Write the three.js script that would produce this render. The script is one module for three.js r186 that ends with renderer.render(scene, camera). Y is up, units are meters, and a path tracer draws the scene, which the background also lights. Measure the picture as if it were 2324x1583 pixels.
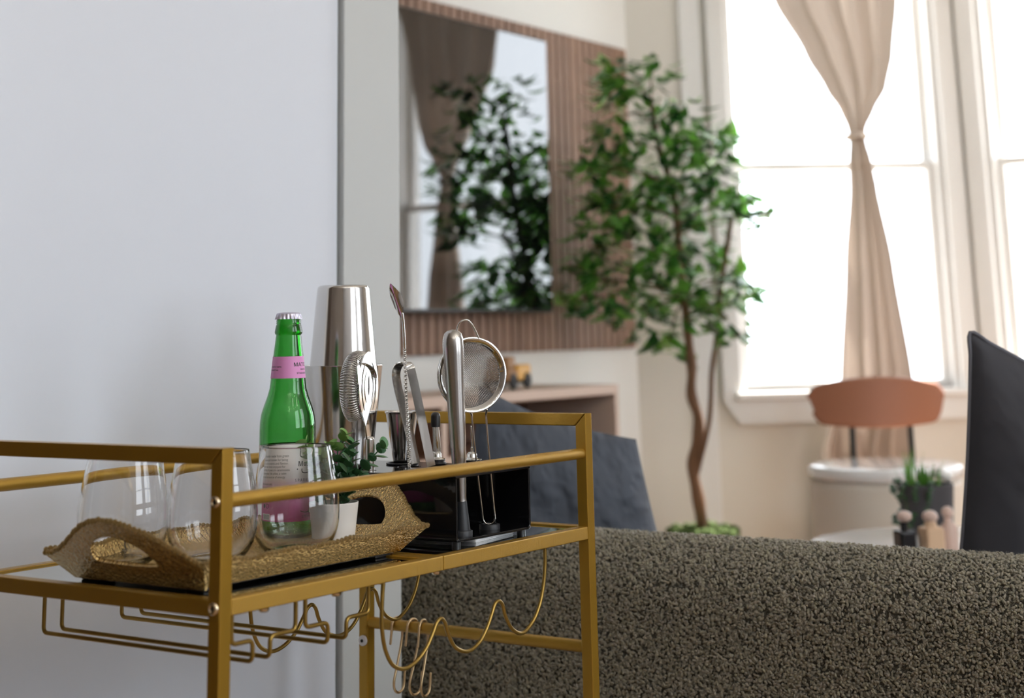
import * as THREE from 'three';
import { RoundedBoxGeometry } from 'three/addons/geometries/RoundedBoxGeometry.js';
import { mergeGeometries } from 'three/addons/utils/BufferGeometryUtils.js';
import { RectAreaLightUniformsLib } from 'three/addons/lights/RectAreaLightUniformsLib.js';

RectAreaLightUniformsLib.init();
const V3 = (x, y, z) => new THREE.Vector3(x, y, z);
const scene = new THREE.Scene();

// ---------------------------------------------------------------- camera (a portrait frame tilted up, its lower part kept)
const FOC = 3555.8, PY = -26.87, FULLH = 2 * (1583 - PY);
const camera = new THREE.PerspectiveCamera(2 * Math.atan(FULLH / 2 / FOC) * 180 / Math.PI, 2324 / FULLH, 0.05, 60);
camera.setViewOffset(2324, FULLH, 0, FULLH - 1583, 2324, 1583);
camera.position.set(-1.03, 0.9634, 1.0535);
camera.quaternion.setFromRotationMatrix(new THREE.Matrix4().makeBasis(
  V3(0.58057, -0.02058, 0.81395), V3(-0.16408, 0.97621, 0.14172), V3(-0.79751, -0.21583, 0.56338)));
camera.focus = 1.76;
camera.userData.fStop = 3.2;
scene.add(camera);

// ---------------------------------------------------------------- sky, sun, exposure
scene.background = new THREE.Color().setRGB(0.89, 0.96, 1.04);
scene.backgroundIntensity = 8;
const sun = new THREE.DirectionalLight(new THREE.Color().setRGB(1, 0.92, 0.83), 52);   // falls steeply through the bay windows onto the floor there
sun.position.set(5.0 + 3.2, 8.7, 1.0 - 0.6); sun.target.position.set(3.2, 0, -0.6); sun.shadow.radius = 2; sun.castShadow = true;
Object.assign(sun.shadow.camera, { left: -5, right: 5, top: 5, bottom: -5, near: 1, far: 20 });
scene.add(sun, sun.target);
const renderer = new THREE.WebGLRenderer({ antialias: true });
renderer.toneMapping = THREE.LinearToneMapping;
renderer.toneMappingExposure = 0.72;
renderer.shadowMap.enabled = true;
renderer.shadowMap.type = THREE.PCFSoftShadowMap;

// ---------------------------------------------------------------- helpers
let seed = 7;
const rnd = () => { seed = (seed * 1664525 + 1013904223) >>> 0; return seed / 4294967296; };
const rr = (a, b) => a + (b - a) * rnd();
const used = new Map();
function numbered(name) {
  const n = used.get(name) ?? 0; used.set(name, n + 1);
  return n ? name + '_' + String(n).padStart(3, '0') : name;
}
const shadow = (m) => { m.castShadow = true; m.receiveShadow = true; return m; };
function merged(gs) {
  if (!Array.isArray(gs)) return gs;
  return mergeGeometries(gs.map((g) => {
    let q = g.index ? g.toNonIndexed() : g.clone();
    for (const k of Object.keys(q.attributes)) if (!['position', 'normal', 'uv'].includes(k)) q.deleteAttribute(k);
    if (!q.attributes.uv) q.setAttribute('uv', new THREE.BufferAttribute(new Float32Array(q.attributes.position.count * 2), 2));
    return q;
  }));
}
function part(parent, name, geo, mat, opt = {}) {
  const m = shadow(new THREE.Mesh(merged(geo), mat));
  m.name = name;
  if (opt.label) m.userData.label = opt.label;
  if (opt.kind) m.userData.kind = opt.kind;
  if (opt.pos) m.position.set(...opt.pos);
  if (opt.rot) m.rotation.set(...opt.rot);
  parent.add(m);
  return m;
}
function thing(name, label, category, pos = [0, 0, 0], turn = 0, group) {
  const o = new THREE.Group(); o.name = numbered(name); scene.add(o);
  o.position.set(...pos); o.rotation.y = turn; o.userData = { label, category };
  if (group) o.userData.group = group;
  return o;
}
function copy(root, pos, turn, label) {
  const r = root.clone(); r.name = numbered(root.name.replace(/_\d{3}$/, '')); r.userData = { ...root.userData, label };
  r.position.set(...pos); if (turn !== undefined) r.rotation.y = turn; scene.add(r); return r;
}
function struct(name, geo, mat, pos, rot) {
  const m = shadow(new THREE.Mesh(merged(geo), mat)); m.name = name; m.userData.kind = 'structure';
  if (pos) m.position.set(...pos); if (rot) m.rotation.set(...rot);
  scene.add(m); return m;
}
function structGroup(name) { const g = new THREE.Group(); g.name = name; g.userData.kind = 'structure'; scene.add(g); return g; }
// box given by its two corners, edges rounded by r
function bx(x0, x1, y0, y1, z0, z1, r = 0) {
  const w = x1 - x0, h = y1 - y0, d = z1 - z0;
  const g = r ? new RoundedBoxGeometry(w, h, d, 2, r) : new THREE.BoxGeometry(w, h, d);
  return g.translate((x0 + x1) / 2, (y0 + y1) / 2, (z0 + z1) / 2);
}
function lathe(pts, n = 64) { return new THREE.LatheGeometry(pts.map(([r, y]) => new THREE.Vector2(r, y)), n); }
// polyline with filleted corners
function filleted(pts, r, n = 6) {
  const P = pts.map((p) => V3(...p)), out = [P[0]];
  for (let i = 1; i < P.length - 1; i++) {
    const a = P[i - 1].clone().sub(P[i]), b = P[i + 1].clone().sub(P[i]), la = a.length(), lb = b.length(), q = Math.min(r, la * 0.49, lb * 0.49);
    const s = P[i].clone().addScaledVector(a, q / la), e = P[i].clone().addScaledVector(b, q / lb);
    for (let k = 0; k <= n; k++) { const t = k / n; out.push(s.clone().multiplyScalar((1 - t) ** 2).addScaledVector(P[i], 2 * t * (1 - t)).addScaledVector(e, t * t)); }
  }
  out.push(P[P.length - 1]);
  return out.filter((p, i) => !i || p.distanceTo(out[i - 1]) > 1e-5);
}
class Poly extends THREE.Curve {
  constructor(p) { super(); this.p = p; this.l = [0]; for (let i = 1; i < p.length; i++) this.l.push(this.l[i - 1] + p[i].distanceTo(p[i - 1])); }
  getPoint(t, o = V3()) {
    const s = t * this.l[this.l.length - 1]; let i = 1; while (i < this.l.length - 1 && this.l[i] < s) i++;
    return o.copy(this.p[i - 1]).lerp(this.p[i], (s - this.l[i - 1]) / Math.max(1e-9, this.l[i] - this.l[i - 1]));
  }
  getPointAt(t, o) { return this.getPoint(t, o); }
  getTangent(t, o = V3()) { const a = this.getPoint(Math.max(0, t - 0.004)), b = this.getPoint(Math.min(1, t + 0.004)); return o.copy(b).sub(a).normalize(); }
  getTangentAt(t, o) { return this.getTangent(t, o); }
}
function wire(pts, r, { fillet = 0, smooth = false, n, sides = 10, closed = false, caps = true } = {}) {
  const P = smooth ? new THREE.CatmullRomCurve3(pts.map((p) => V3(...p)), closed, 'centripetal') : new Poly(fillet ? filleted(pts, fillet) : pts.map((p) => V3(...p)));
  const len = P.getLength ? P.getLength() : 1, seg = n ?? Math.max(24, Math.min(260, Math.round(len / 0.0018)));
  const out = [new THREE.TubeGeometry(P, seg, r, sides, closed)];
  if (caps && !closed) for (const t of [0, 1]) { const p = P.getPoint(t); out.push(new THREE.SphereGeometry(r, sides, 6).translate(p.x, p.y, p.z)); }
  return merged(out);
}
function extrude(shape, depth, bevel = 0, curve = 16) {
  const g = new THREE.ExtrudeGeometry(shape, { depth: depth - 2 * bevel, bevelEnabled: bevel > 0, bevelSize: bevel, bevelThickness: bevel, bevelOffset: -bevel, bevelSegments: 2, curveSegments: curve });
  return g.translate(0, 0, bevel);
}
const poly = (pts) => new THREE.Shape(pts.map(([x, y]) => new THREE.Vector2(x, y)));
// a strip of rectangular section swept along points; w = direction of its width at each point (or one for all)
function strip(pts, w, width, thick) {
  const n = pts.length, pos = [], idx = [], P = pts.map((p) => V3(...p));
  for (let i = 0; i < n; i++) {
    const t = P[Math.min(n - 1, i + 1)].clone().sub(P[Math.max(0, i - 1)]).normalize();
    const W = V3(...(typeof w[0] === 'number' ? w : w[i])); W.addScaledVector(t, -W.dot(t)).normalize();
    const N = t.clone().cross(W), a = (typeof width === 'function' ? width(i / (n - 1)) : width) / 2, b = thick / 2;
    for (const [u, v] of [[-a, -b], [a, -b], [a, b], [-a, b]]) { const q = P[i].clone().addScaledVector(W, u).addScaledVector(N, v); pos.push(q.x, q.y, q.z); }
    if (i) for (let k = 0; k < 4; k++) { const o = (i - 1) * 4, k2 = (k + 1) % 4; idx.push(o + k, o + k2, o + 4 + k2, o + k, o + 4 + k2, o + 4 + k); }
  }
  idx.push(0, 2, 1, 0, 3, 2); const e = (n - 1) * 4; idx.push(e, e + 1, e + 2, e, e + 2, e + 3);
  let g = new THREE.BufferGeometry(); g.setAttribute('position', new THREE.Float32BufferAttribute(pos, 3)); g.setIndex(idx);
  g = g.toNonIndexed(); g.computeVertexNormals(); return g;
}
function gridGeo(nu, nv, f, closedU = false) {
  const pos = [], uv = [], idx = [];
  for (let j = 0; j <= nv; j++) for (let i = 0; i <= nu; i++) { const p = f(i / nu, j / nv); pos.push(p[0], p[1], p[2]); uv.push(i / nu, j / nv); }
  for (let j = 0; j < nv; j++) for (let i = 0; i < nu; i++) { const a = j * (nu + 1) + i, b = a + 1, c = a + nu + 1, d = c + 1; idx.push(a, b, d, a, d, c); }
  const g = new THREE.BufferGeometry(); g.setAttribute('position', new THREE.Float32BufferAttribute(pos, 3));
  g.setAttribute('uv', new THREE.Float32BufferAttribute(uv, 2)); g.setIndex(idx); g.computeVertexNormals(); return g;
}
// tileable noise textures
function noiseField(size, cells, sd) {
  let s = sd; const r = () => { s = (s * 1664525 + 1013904223) >>> 0; return s / 4294967296; };
  const g = Array.from({ length: cells * cells }, r), out = new Float32Array(size * size);
  for (let y = 0; y < size; y++) for (let x = 0; x < size; x++) {
    const fx = x / size * cells, fy = y / size * cells, ix = Math.floor(fx), iy = Math.floor(fy); let u = fx - ix, v = fy - iy; u = u * u * (3 - 2 * u); v = v * v * (3 - 2 * v);
    const a = g[(iy % cells) * cells + ix % cells], b = g[(iy % cells) * cells + (ix + 1) % cells], c = g[((iy + 1) % cells) * cells + ix % cells], d = g[((iy + 1) % cells) * cells + (ix + 1) % cells];
    out[y * size + x] = (a * (1 - u) + b * u) * (1 - v) + (c * (1 - u) + d * u) * v;
  }
  return out;
}
function fbm(size, list, sd) { const o = new Float32Array(size * size); let tot = 0; list.forEach(([c, a], i) => { const f = noiseField(size, c, sd + i * 97); tot += a; for (let k = 0; k < o.length; k++) o[k] += f[k] * a; }); for (let k = 0; k < o.length; k++) o[k] /= tot; return o; }
function texFrom(size, fn, srgb) {
  const d = new Uint8Array(size * size * 4);
  for (let k = 0; k < size * size; k++) { const c = fn(k); d[k * 4] = c[0] * 255; d[k * 4 + 1] = c[1] * 255; d[k * 4 + 2] = c[2] * 255; d[k * 4 + 3] = 255; }
  const t = new THREE.DataTexture(d, size, size); t.wrapS = t.wrapT = THREE.RepeatWrapping; t.magFilter = THREE.LinearFilter; t.minFilter = THREE.LinearMipmapLinearFilter;
  if (srgb) t.colorSpace = THREE.SRGBColorSpace; t.needsUpdate = true; return t;
}
const rep = (t, x, y = x) => { const c = t.clone(); c.repeat.set(x, y); c.needsUpdate = true; return c; };
const grey = (f, lo = 0, hi = 1) => texFrom(Math.sqrt(f.length), (k) => { const v = Math.min(1, Math.max(0, (f[k] - lo) / (hi - lo))); return [v, v, v]; });
const fbmFine = fbm(256, [[16, 1], [32, 1], [64, 0.8]], 11), fbmSoft = fbm(256, [[4, 1], [8, 0.6], [16, 0.3]], 31), fbmGrain = fbm(256, [[64, 1], [128, 1]], 51);
const T_fine = grey(fbmFine, 0.2, 0.8), T_soft = grey(fbmSoft, 0.2, 0.8), T_grain = grey(fbmGrain, 0.1, 0.9);

// ---------------------------------------------------------------- materials
const lin = (r, g, b) => new THREE.Color().setRGB(r, g, b);
const std = (c, rough, metal = 0, extra = {}) => new THREE.MeshPhysicalMaterial({ color: c, roughness: rough, metalness: metal, ...extra });
const M = {
  wallTv: std(lin(0.77, 0.765, 0.74), 0.6),
  wall: std(lin(0.71, 0.75, 0.83), 0.34),
  casing: std(lin(0.54, 0.56, 0.56), 0.5),
  wallWarm: std(lin(0.74, 0.71, 0.65), 0.6),
  trim: std(lin(0.80, 0.80, 0.79), 0.38),
  ceiling: std(lin(0.8, 0.8, 0.79), 0.8),
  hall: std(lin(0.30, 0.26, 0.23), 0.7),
  darkWood: std(lin(0.055, 0.032, 0.02), 0.45),
  ground: std(lin(0.3, 0.3, 0.28), 0.9),
  gold: std(lin(0.46, 0.262, 0.034), 0.25, 0.58, { bumpMap: rep(T_grain, 8), bumpScale: 0.00006 }),
  goldWire: std(lin(0.34, 0.215, 0.05), 0.3, 0.75),
  brassBolt: std(lin(0.72, 0.60, 0.42), 0.25, 1),
  hookGold: std(lin(0.66, 0.48, 0.27), 0.3, 0.9),
  mirror: std(lin(0.66, 0.70, 0.69), 0.03, 1),
  black: std(lin(0.008, 0.008, 0.010), 0.07, 0, { ior: 1.52 }),
  blackMatte: std(lin(0.02, 0.022, 0.026), 0.45),
  rubber: std(lin(0.012, 0.012, 0.014), 0.35),
  steel: std(lin(0.62, 0.60, 0.58), 0.14, 1),
  steelBrushed: std(lin(0.50, 0.475, 0.455), 0.24, 1),
  chrome: std(lin(0.72, 0.71, 0.69), 0.06, 1),
  glass: std(lin(1, 1, 1), 0, 0, { transmission: 1, thickness: 0.002, ior: 1.5 }),
  pane: std(lin(1, 1, 1), 0, 0, { transmission: 1, thickness: 0, ior: 1.45 }),
  bottle: std(lin(1, 1, 1), 0.01, 0, { transmission: 1, thickness: 0.003, ior: 1.5, attenuationColor: lin(0.16, 0.58, 0.16), attenuationDistance: 0.0042 }),
  capMetal: std(lin(0.62, 0.60, 0.72), 0.35, 0.6),
  paper: std(lin(0.8, 0.8, 0.82), 0.7),
  pot: std(lin(0.82, 0.80, 0.77), 0.6),
  ceramicWhite: std(lin(0.82, 0.82, 0.82), 0.12, 0, { clearcoat: 0.6, clearcoatRoughness: 0.05 }),
  tableBody: std(lin(0.70, 0.64, 0.56), 0.5),
  tv: std(lin(0.004, 0.004, 0.005), 0.02, 0, { ior: 2.05 }),
  tvFrame: std(lin(0.01, 0.01, 0.011), 0.3),
  console: std(lin(0.62, 0.47, 0.38), 0.5),
  consoleIn: std(lin(0.17, 0.075, 0.04), 0.6),
  chairWood: std(lin(0.34, 0.135, 0.07), 0.4),
  darkMetal: std(lin(0.03, 0.032, 0.03), 0.4, 0.3),
  trunk: std(lin(0.30, 0.16, 0.085), 0.8, 0, { bumpMap: rep(T_fine, 2, 6), bumpScale: 0.004 }),
  planter: std(lin(0.15, 0.16, 0.14), 0.7),
  moss: std(lin(0.06, 0.10, 0.02), 0.95),
  darkPot: std(lin(0.055, 0.05, 0.055), 0.7),
  tan: std(lin(0.66, 0.45, 0.29), 0.5),
  blush: std(lin(0.62, 0.45, 0.38), 0.4),
  yellow: std(lin(0.70, 0.36, 0.05), 0.4),
  brown: std(lin(0.32, 0.16, 0.06), 0.5),
  velvetDark: std(lin(0.034, 0.034, 0.042), 0.75, 0, { sheen: 1, sheenColor: lin(0.30, 0.31, 0.36), sheenRoughness: 0.35, bumpMap: rep(T_soft, 2), bumpScale: 0.004 }),
  velvetBlue: std(lin(0.075, 0.088, 0.115), 0.75, 0, { sheen: 1, sheenColor: lin(0.70, 0.80, 1.0), sheenRoughness: 0.3, bumpMap: rep(T_soft, 2), bumpScale: 0.010 }),
  piping: std(lin(0.12, 0.12, 0.14), 0.7),
  sofa: std(lin(0.07, 0.064, 0.05), 0.95),  // backing under the pile, darkened: shade of the pits put into its colour
  boucle: std(lin(0.25, 0.225, 0.17), 0.42, 0, { sheen: 1, sheenColor: lin(0.92, 1, 1), sheenRoughness: 0.25 }),
  fibre: std(lin(0.42, 0.41, 0.36), 0.95, 0, { transmission: 0.6, thickness: 0 }),
  curtain: std(lin(0.66, 0.57, 0.49), 0.9, 0, { transmission: 0.09, thickness: 0 }),
  lampGlow: std(lin(1, 1, 1), 0.5, 0, { emissive: lin(1, 0.93, 0.82), emissiveIntensity: 40 }),
};
const leafMats = [[0.13, 0.34, 0.05], [0.07, 0.22, 0.04], [0.22, 0.52, 0.08], [0.04, 0.13, 0.035]].map((c) => std(lin(...c), 0.28, 0, { transmission: 0.4, thickness: 0 }));
const eucMats = [[0.20, 0.36, 0.10], [0.085, 0.22, 0.085], [0.05, 0.15, 0.07]].map((c) => std(lin(...c), 0.42));
// tray metal: hammered, cast relief
const fbmHam = fbm(512, [[24, 1], [48, 1], [96, 0.5]], 77);
M.tray = std(lin(0.62, 0.44, 0.19), 0.22, 1, { bumpMap: rep(grey(fbmHam, 0.25, 0.75), 5), bumpScale: 0.0019 });
// wood for slats: grain along v
const fbmWood = fbm(256, [[32, 1], [64, 0.6]], 91);
const woodTex = (a, b) => texFrom(256, (k) => { const x = k % 256, y = k >> 8, v = fbmWood[((y >> 4) * 256) + x] * 0.7 + fbmWood[y * 256 + x] * 0.3; return a.map((c, i) => c + (b[i] - c) * Math.min(1, Math.max(0, (v - 0.25) * 2))); }, true);
const slatTex = woodTex([0.54, 0.42, 0.35], [0.67, 0.54, 0.46]);
const slatMats = [0.92, 1, 1.08].map((k) => std(lin(0.95 * k, 0.95 * k, 0.95 * k), 0.6, 0, { map: slatTex }));
M.felt = std(lin(0.09, 0.065, 0.055), 0.95);
const floorTex = woodTex([0.62, 0.50, 0.39], [0.74, 0.62, 0.50]);
M.floor = std(lin(1, 1, 1), 0.45, 0, { map: rep(floorTex, 6, 1) });

// ---------------------------------------------------------------- the room
const CEIL = 2.75, ZTV = -1.62, AX = 3.41, DX = 0.65, DZ = 0.76;          // A = where the TV wall meets the bay
struct('ground', bx(-30, 40, -3.2, -3, -40, 40), M.ground);
struct('floor', bx(-2.9, 4.34, -0.12, 0, -1.78, 2.78), M.floor);
struct('ceiling', bx(-2.9, 4.34, CEIL, CEIL + 0.15, -1.78, 2.78), M.ceiling);
struct('wall_left', bx(0.06, 0.672, 0, CEIL, -0.60, -0.465), M.wall);
struct('trim_1', [bx(0.672, 0.677, 0, CEIL, -0.60, -0.475), bx(0.677, 0.803, 0, CEIL, -0.60, -0.456, 0.002)], M.casing);
struct('trim_2', [bx(-0.03, 0.06, 0, CEIL, -0.60, -0.45, 0.004)], M.trim);
struct('wall_passage', bx(0.62, 0.76, 0, CEIL, -1.62, -0.60), M.wall);
struct('wall_tv', bx(0.68, AX + 0.0, 0, CEIL, ZTV - 0.14, ZTV), M.wallTv);
struct('wall_hall', bx(-2.9, -0.03, 0, CEIL, -0.62, -0.50), M.hall);
{ const d = structGroup('door_1');
  part(d, 'leaf', bx(-1.0, -0.03, 0.01, 2.1, -0.50, -0.465, 0.004), M.darkWood);
  for (const y of [0.2, 1.15]) part(d, 'panel', bx(-0.86, -0.17, y, y + 0.8, -0.468, -0.458, 0.006), M.darkWood);
  part(d, 'handle', wire([[-0.93, 1.0, -0.465], [-0.93, 1.0, -0.42], [-0.82, 1.0, -0.42]], 0.009, { fillet: 0.012 }), M.chrome); }
struct('wall_back', bx(-2.9, -2.75, 0, CEIL, -0.62, 2.8), M.hall);

// a wall with openings, built in its own (along, up) axes: local x = along, local y = up, local z = into the room
// (start and direction d given so that the room lies to the left of d)
const turnOf = ([dx, dz]) => Math.atan2(-dz, dx);
function openWall(name, len, openings, mat, pos, turn, thick = 0.16) {
  const s = poly([[0, 0], [len, 0], [len, CEIL], [0, CEIL]]);
  for (const [a, b, y0, y1] of openings) s.holes.push(new THREE.Path([[a, y0], [a, y1], [b, y1], [b, y0]].map(([x, y]) => new THREE.Vector2(x, y))));
  const g = extrude(s, thick).translate(0, 0, -thick);
  return struct(name, g, mat, pos, [0, turn, 0]);
}
let winNo = 0;
function windowUnit(a, b, y0, y1, pos, turn, chamfer = true) {
  const w = structGroup('window_' + (++winNo)); w.position.set(...pos); w.rotation.y = turn;
  const cw = 0.062, ym = 1.495, c = 0.052;
  const outer = poly([[a - cw + c, y0 - 0.10], [b + cw - c, y0 - 0.10], [b + cw, y0 - 0.10 + c + 0.02], [b + cw, y1 + 0.1], [a - cw, y1 + 0.1], [a - cw, y0 - 0.10 + c + 0.02]]);
  outer.holes.push(new THREE.Path([[a, y0 - 0.003], [a, y1], [b, y1], [b, y0 - 0.003]].map(([x, y]) => new THREE.Vector2(x, y))));
  part(w, 'casing', extrude(outer, 0.026, 0.005), M.trim, { pos: [0, 0, 0.0005] });
  part(w, 'sill', bx(a - 0.02, b + 0.02, y0 - 0.025, y0, -0.14, 0.045, 0.006), M.trim);
  for (const x of [a, b - 0.02]) part(w, 'jamb', bx(x, x + 0.02, y0, y1, -0.15, 0), M.trim);
  part(w, 'head', bx(a, b, y1 - 0.02, y1, -0.15, 0), M.trim);
  const sash = (x0, x1, p, q, z, st) => {
    const g = [bx(x0, x0 + st, p, q, z, z + 0.035, 0.003), bx(x1 - st, x1, p, q, z, z + 0.035, 0.003), bx(x0 + st, x1 - st, p, p + st, z, z + 0.035, 0.003), bx(x0 + st, x1 - st, q - st, q, z, z + 0.035, 0.003)];
    const f = part(w, 'sash', g, M.trim);
    part(f, 'pane', bx(x0 + st, x1 - st, p + st, q - st, z + 0.016, z + 0.019), M.pane);
  };
  sash(a + 0.02, b - 0.02, ym - 0.012, y1 - 0.02, -0.11, 0.024);
  sash(a + 0.02, b - 0.02, y0, ym + 0.012, -0.07, 0.026);
  return w;
}
const BAY = [AX, 0, ZTV], bayT = turnOf([DX, DZ]), B1 = 1.125, B2 = 1.07, BX = AX + B1 * DX, BZ = ZTV + B1 * DZ, ZR = 2.6;
const bayPt = (s, off, y) => [AX + s * DX - off * DZ, y, ZTV + s * DZ + off * DX];
const C2 = [BX, 0, BZ + B2], D3 = [-0.65, 0.76], C3 = [BX + B1 * D3[0], 0, BZ + B2 + B1 * D3[1]];
const frontT = turnOf([0, 1]), farT = turnOf(D3), rightT = turnOf([-1, 0]);
openWall('wall_bay_left', B1, [[0.33, 1.06, 0.768, 2.4]], M.wallWarm, BAY, bayT);
windowUnit(0.33, 1.06, 0.768, 2.4, BAY, bayT);
struct('trim_3', bx(0.178, 0.25, 0, CEIL, 0, 0.014, 0.003), M.trim, BAY, [0, bayT, 0]);
openWall('wall_bay_front', B2, [[0.085, 0.925, 0.768, 2.4]], M.wallWarm, [BX, 0, BZ], frontT);
windowUnit(0.085, 0.925, 0.768, 2.4, [BX, 0, BZ], frontT);
openWall('wall_bay_right', B1, [[0.07, 0.80, 0.768, 2.4]], M.wallWarm, C2, farT);
windowUnit(0.07, 0.80, 0.768, 2.4, C2, farT);
openWall('wall_front', ZR - C3[2], [], M.wallWarm, C3, frontT);
const rightOpen = [[1.6, 2.5], [2.9, 3.8]];
openWall('wall_right', C3[0] + 2.75, rightOpen.map(([a, b]) => [a, b, 0.85, 2.4]), M.wall, [C3[0], 0, ZR], rightT);
for (const [a, b] of rightOpen) windowUnit(a, b, 0.85, 2.4, [C3[0], 0, ZR], rightT);

// ---------------------------------------------------------------- slatted panel and television on the TV wall
{ const p = thing('slat_panel', 'wide panel of narrow vertical brown wood slats mounted on the wall behind the television', 'wall panel', [1.0, 0.915, ZTV]);
  part(p, 'backing', bx(0, 2.385, 0, 0.965, 0, 0.008), M.felt);
  const gs = slatMats.map(() => bx(0, 0.0285, 0, 0.965, 0, 0.010, 0.0015));
  for (const g of gs) { const u = g.attributes.uv; for (let i = 0; i < u.count; i++) u.setXY(i, u.getX(i) * 0.3, u.getY(i)); }
  for (let i = 0; i < 62; i++) part(p, 'slat', gs[i % 3], slatMats[Math.floor(rnd() * 3)], { pos: [0.006 + i * 0.0384, 0, 0.008] });
  const t = thing('television', 'large black television whose glossy screen mirrors the window, curtain and tree', 'television', [1.395, 1.022, ZTV + 0.022], 0);
  part(t, 'wall_mount', bx(0.5, 0.92, 0.25, 0.55, 0, 0.03), M.darkMetal);
  part(t, 'frame', bx(0, 1.42, 0, 0.803, 0.03, 0.058, 0.006), M.tvFrame);
  part(t, 'screen', bx(0.006, 1.414, 0.012, 0.797, 0.0575, 0.0595), M.tv);
}
// console below the panel
{ const c = thing('media_console', 'pale wood media console with an open dark brown cubby on the TV wall', 'console', [1.2, 0, -1.60]);
  const W = 1.555, D = 0.31;
  part(c, 'top', bx(0, W, 0.80, 0.825, 0, D, 0.002), M.console);
  for (const x of [0, W / 2 - 0.009, W - 0.018]) part(c, 'side_panel', bx(x, x + 0.018, 0.08, 0.80, 0, D - 0.001, 0.001), M.console);
  part(c, 'shelf', bx(0.018, W - 0.018, 0.665, 0.685, 0, D - 0.002, 0.001), M.console);
  part(c, 'back_panel', bx(0.018, W - 0.018, 0.10, 0.80, 0.002, 0.012), M.consoleIn);
  for (const k of [0, 1]) { const x0 = 0.02 + k * W / 2; part(c, 'cubby_lining', [bx(x0, x0 + W / 2 - 0.03, 0.685, 0.688, 0.012, D - 0.01), bx(x0, x0 + W / 2 - 0.03, 0.797, 0.80, 0.012, D - 0.01), bx(x0, x0 + 0.003, 0.688, 0.797, 0.012, D - 0.01), bx(x0 + W / 2 - 0.033, x0 + W / 2 - 0.03, 0.688, 0.797, 0.012, D - 0.01)], M.consoleIn); }
  for (const k of [0, 1]) { const d = part(c, 'drawer', bx(0.022 + k * W / 2, W / 2 - 0.014 + k * (W / 2 - 0.01), 0.10, 0.66, D - 0.02, D, 0.002), M.console); part(d, 'knob', new THREE.SphereGeometry(0.012, 16, 12).translate(W / 4 + k * W / 2, 0.4, D + 0.012), M.darkMetal); }
  for (const [x, z] of [[0.05, 0.04], [W - 0.05, 0.04], [0.05, D - 0.04], [W - 0.05, D - 0.04]]) part(c, 'leg', new THREE.CylinderGeometry(0.016, 0.012, 0.08, 16).translate(x, 0.04, z), M.darkMetal);
  const t = thing('toy_truck', 'small yellow and brown toy truck with dark wheels on the console', 'toy', [2.385, 0.825, -1.40], 0.25);
  part(t, 'bed', bx(-0.01, 0.085, 0.022, 0.062, -0.035, 0.035, 0.006), M.yellow);
  part(t, 'cab', [bx(-0.08, -0.012, 0.02, 0.052, -0.034, 0.034, 0.006), bx(-0.072, -0.02, 0.05, 0.084, -0.032, 0.032, 0.008)], M.brown);
  part(t, 'chassis', bx(-0.08, 0.08, 0.014, 0.024, -0.025, 0.025), M.darkMetal);
  for (const x of [-0.05, 0.05]) for (const z of [-0.036, 0.036]) part(t, 'wheel', new THREE.TorusGeometry(0.014, 0.007, 10, 20).translate(x, 0.021, z), M.rubber);
}

// ---------------------------------------------------------------- curtains in the bay
{ const prof = [[2.56, 0.685, 0.335, 0.040], [2.03, 0.679, 0.214, 0.034], [1.84, 0.716, 0.150, 0.030], [1.73, 0.733, 0.105, 0.026], [1.66, 0.735, 0.060, 0.022], [1.60, 0.732, 0.031, 0.019], [1.572, 0.732, 0.026, 0.018], [1.545, 0.733, 0.029, 0.019], [1.50, 0.735, 0.038, 0.022], [1.41, 0.739, 0.046, 0.025], [1.16, 0.740, 0.083, 0.028], [0.80, 0.738, 0.125, 0.032], [0.58, 0.690, 0.150, 0.034], [0.03, 0.685, 0.175, 0.036]];
  const ev = (v) => { const y = 2.56 + (0.03 - 2.56) * v; let i = 1; while (i < prof.length - 1 && prof[i][0] > y) i++; const a = prof[i - 1], b = prof[i], t = Math.min(1, Math.max(0, (a[0] - y) / (a[0] - b[0]))), q = t * t * (3 - 2 * t); return [y, ...[1, 2, 3].map((k) => a[k] + (b[k] - a[k]) * (0.6 * t + 0.4 * q))]; };
  const off = 0.115;
  const makeCurtain = (label, s0) => {
    const c = thing('curtain', label, 'curtain', BAY, bayT);
    c.position.set(...bayPt(s0, 0, 0));
    const g = gridGeo(200, 150, (u, v) => {
      const [y, cx, w, a] = ev(v), t = 2 * u - 1, ph = u * Math.PI * 2 * 4.3 + 0.9 * Math.sin(v * 4 + u * 5);
      const bunch = Math.min(1, w / 0.12);
      const zz = Math.sin(ph) * a * (0.55 + 0.45 * bunch) + Math.sin(ph * 2.3 + 1) * a * 0.22, xs = cx + w * t + Math.cos(ph) * a * 0.28 * bunch;
      return [xs, y, off + zz + (1 - bunch) * 0.012 * (1 - t * t)];
    });
    part(c, 'drape', g, M.curtain);
    const tie = []; for (let k = 0; k < 24; k++) { const a = k / 24 * Math.PI * 2; tie.push([0.732 + 0.032 * Math.cos(a), 1.573 + 0.004 * Math.sin(a), off + 0.030 * Math.sin(a)]); }
    part(c, 'tie', wire(tie, 0.008, { smooth: true, closed: true, n: 60 }), M.curtain);
    part(c, 'rod', wire([[0.30, 2.58, off], [1.08, 2.58, off]], 0.012), M.darkMetal);
    return c;
  };
  const c1 = makeCurtain('beige curtain knotted in the middle, hanging to the floor behind the wooden chair', 0);
  copy(c1, [BX, 0, BZ - 0.185], frontT, 'beige knotted curtain at the right window, only its edge in view at the top corner');
}

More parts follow.
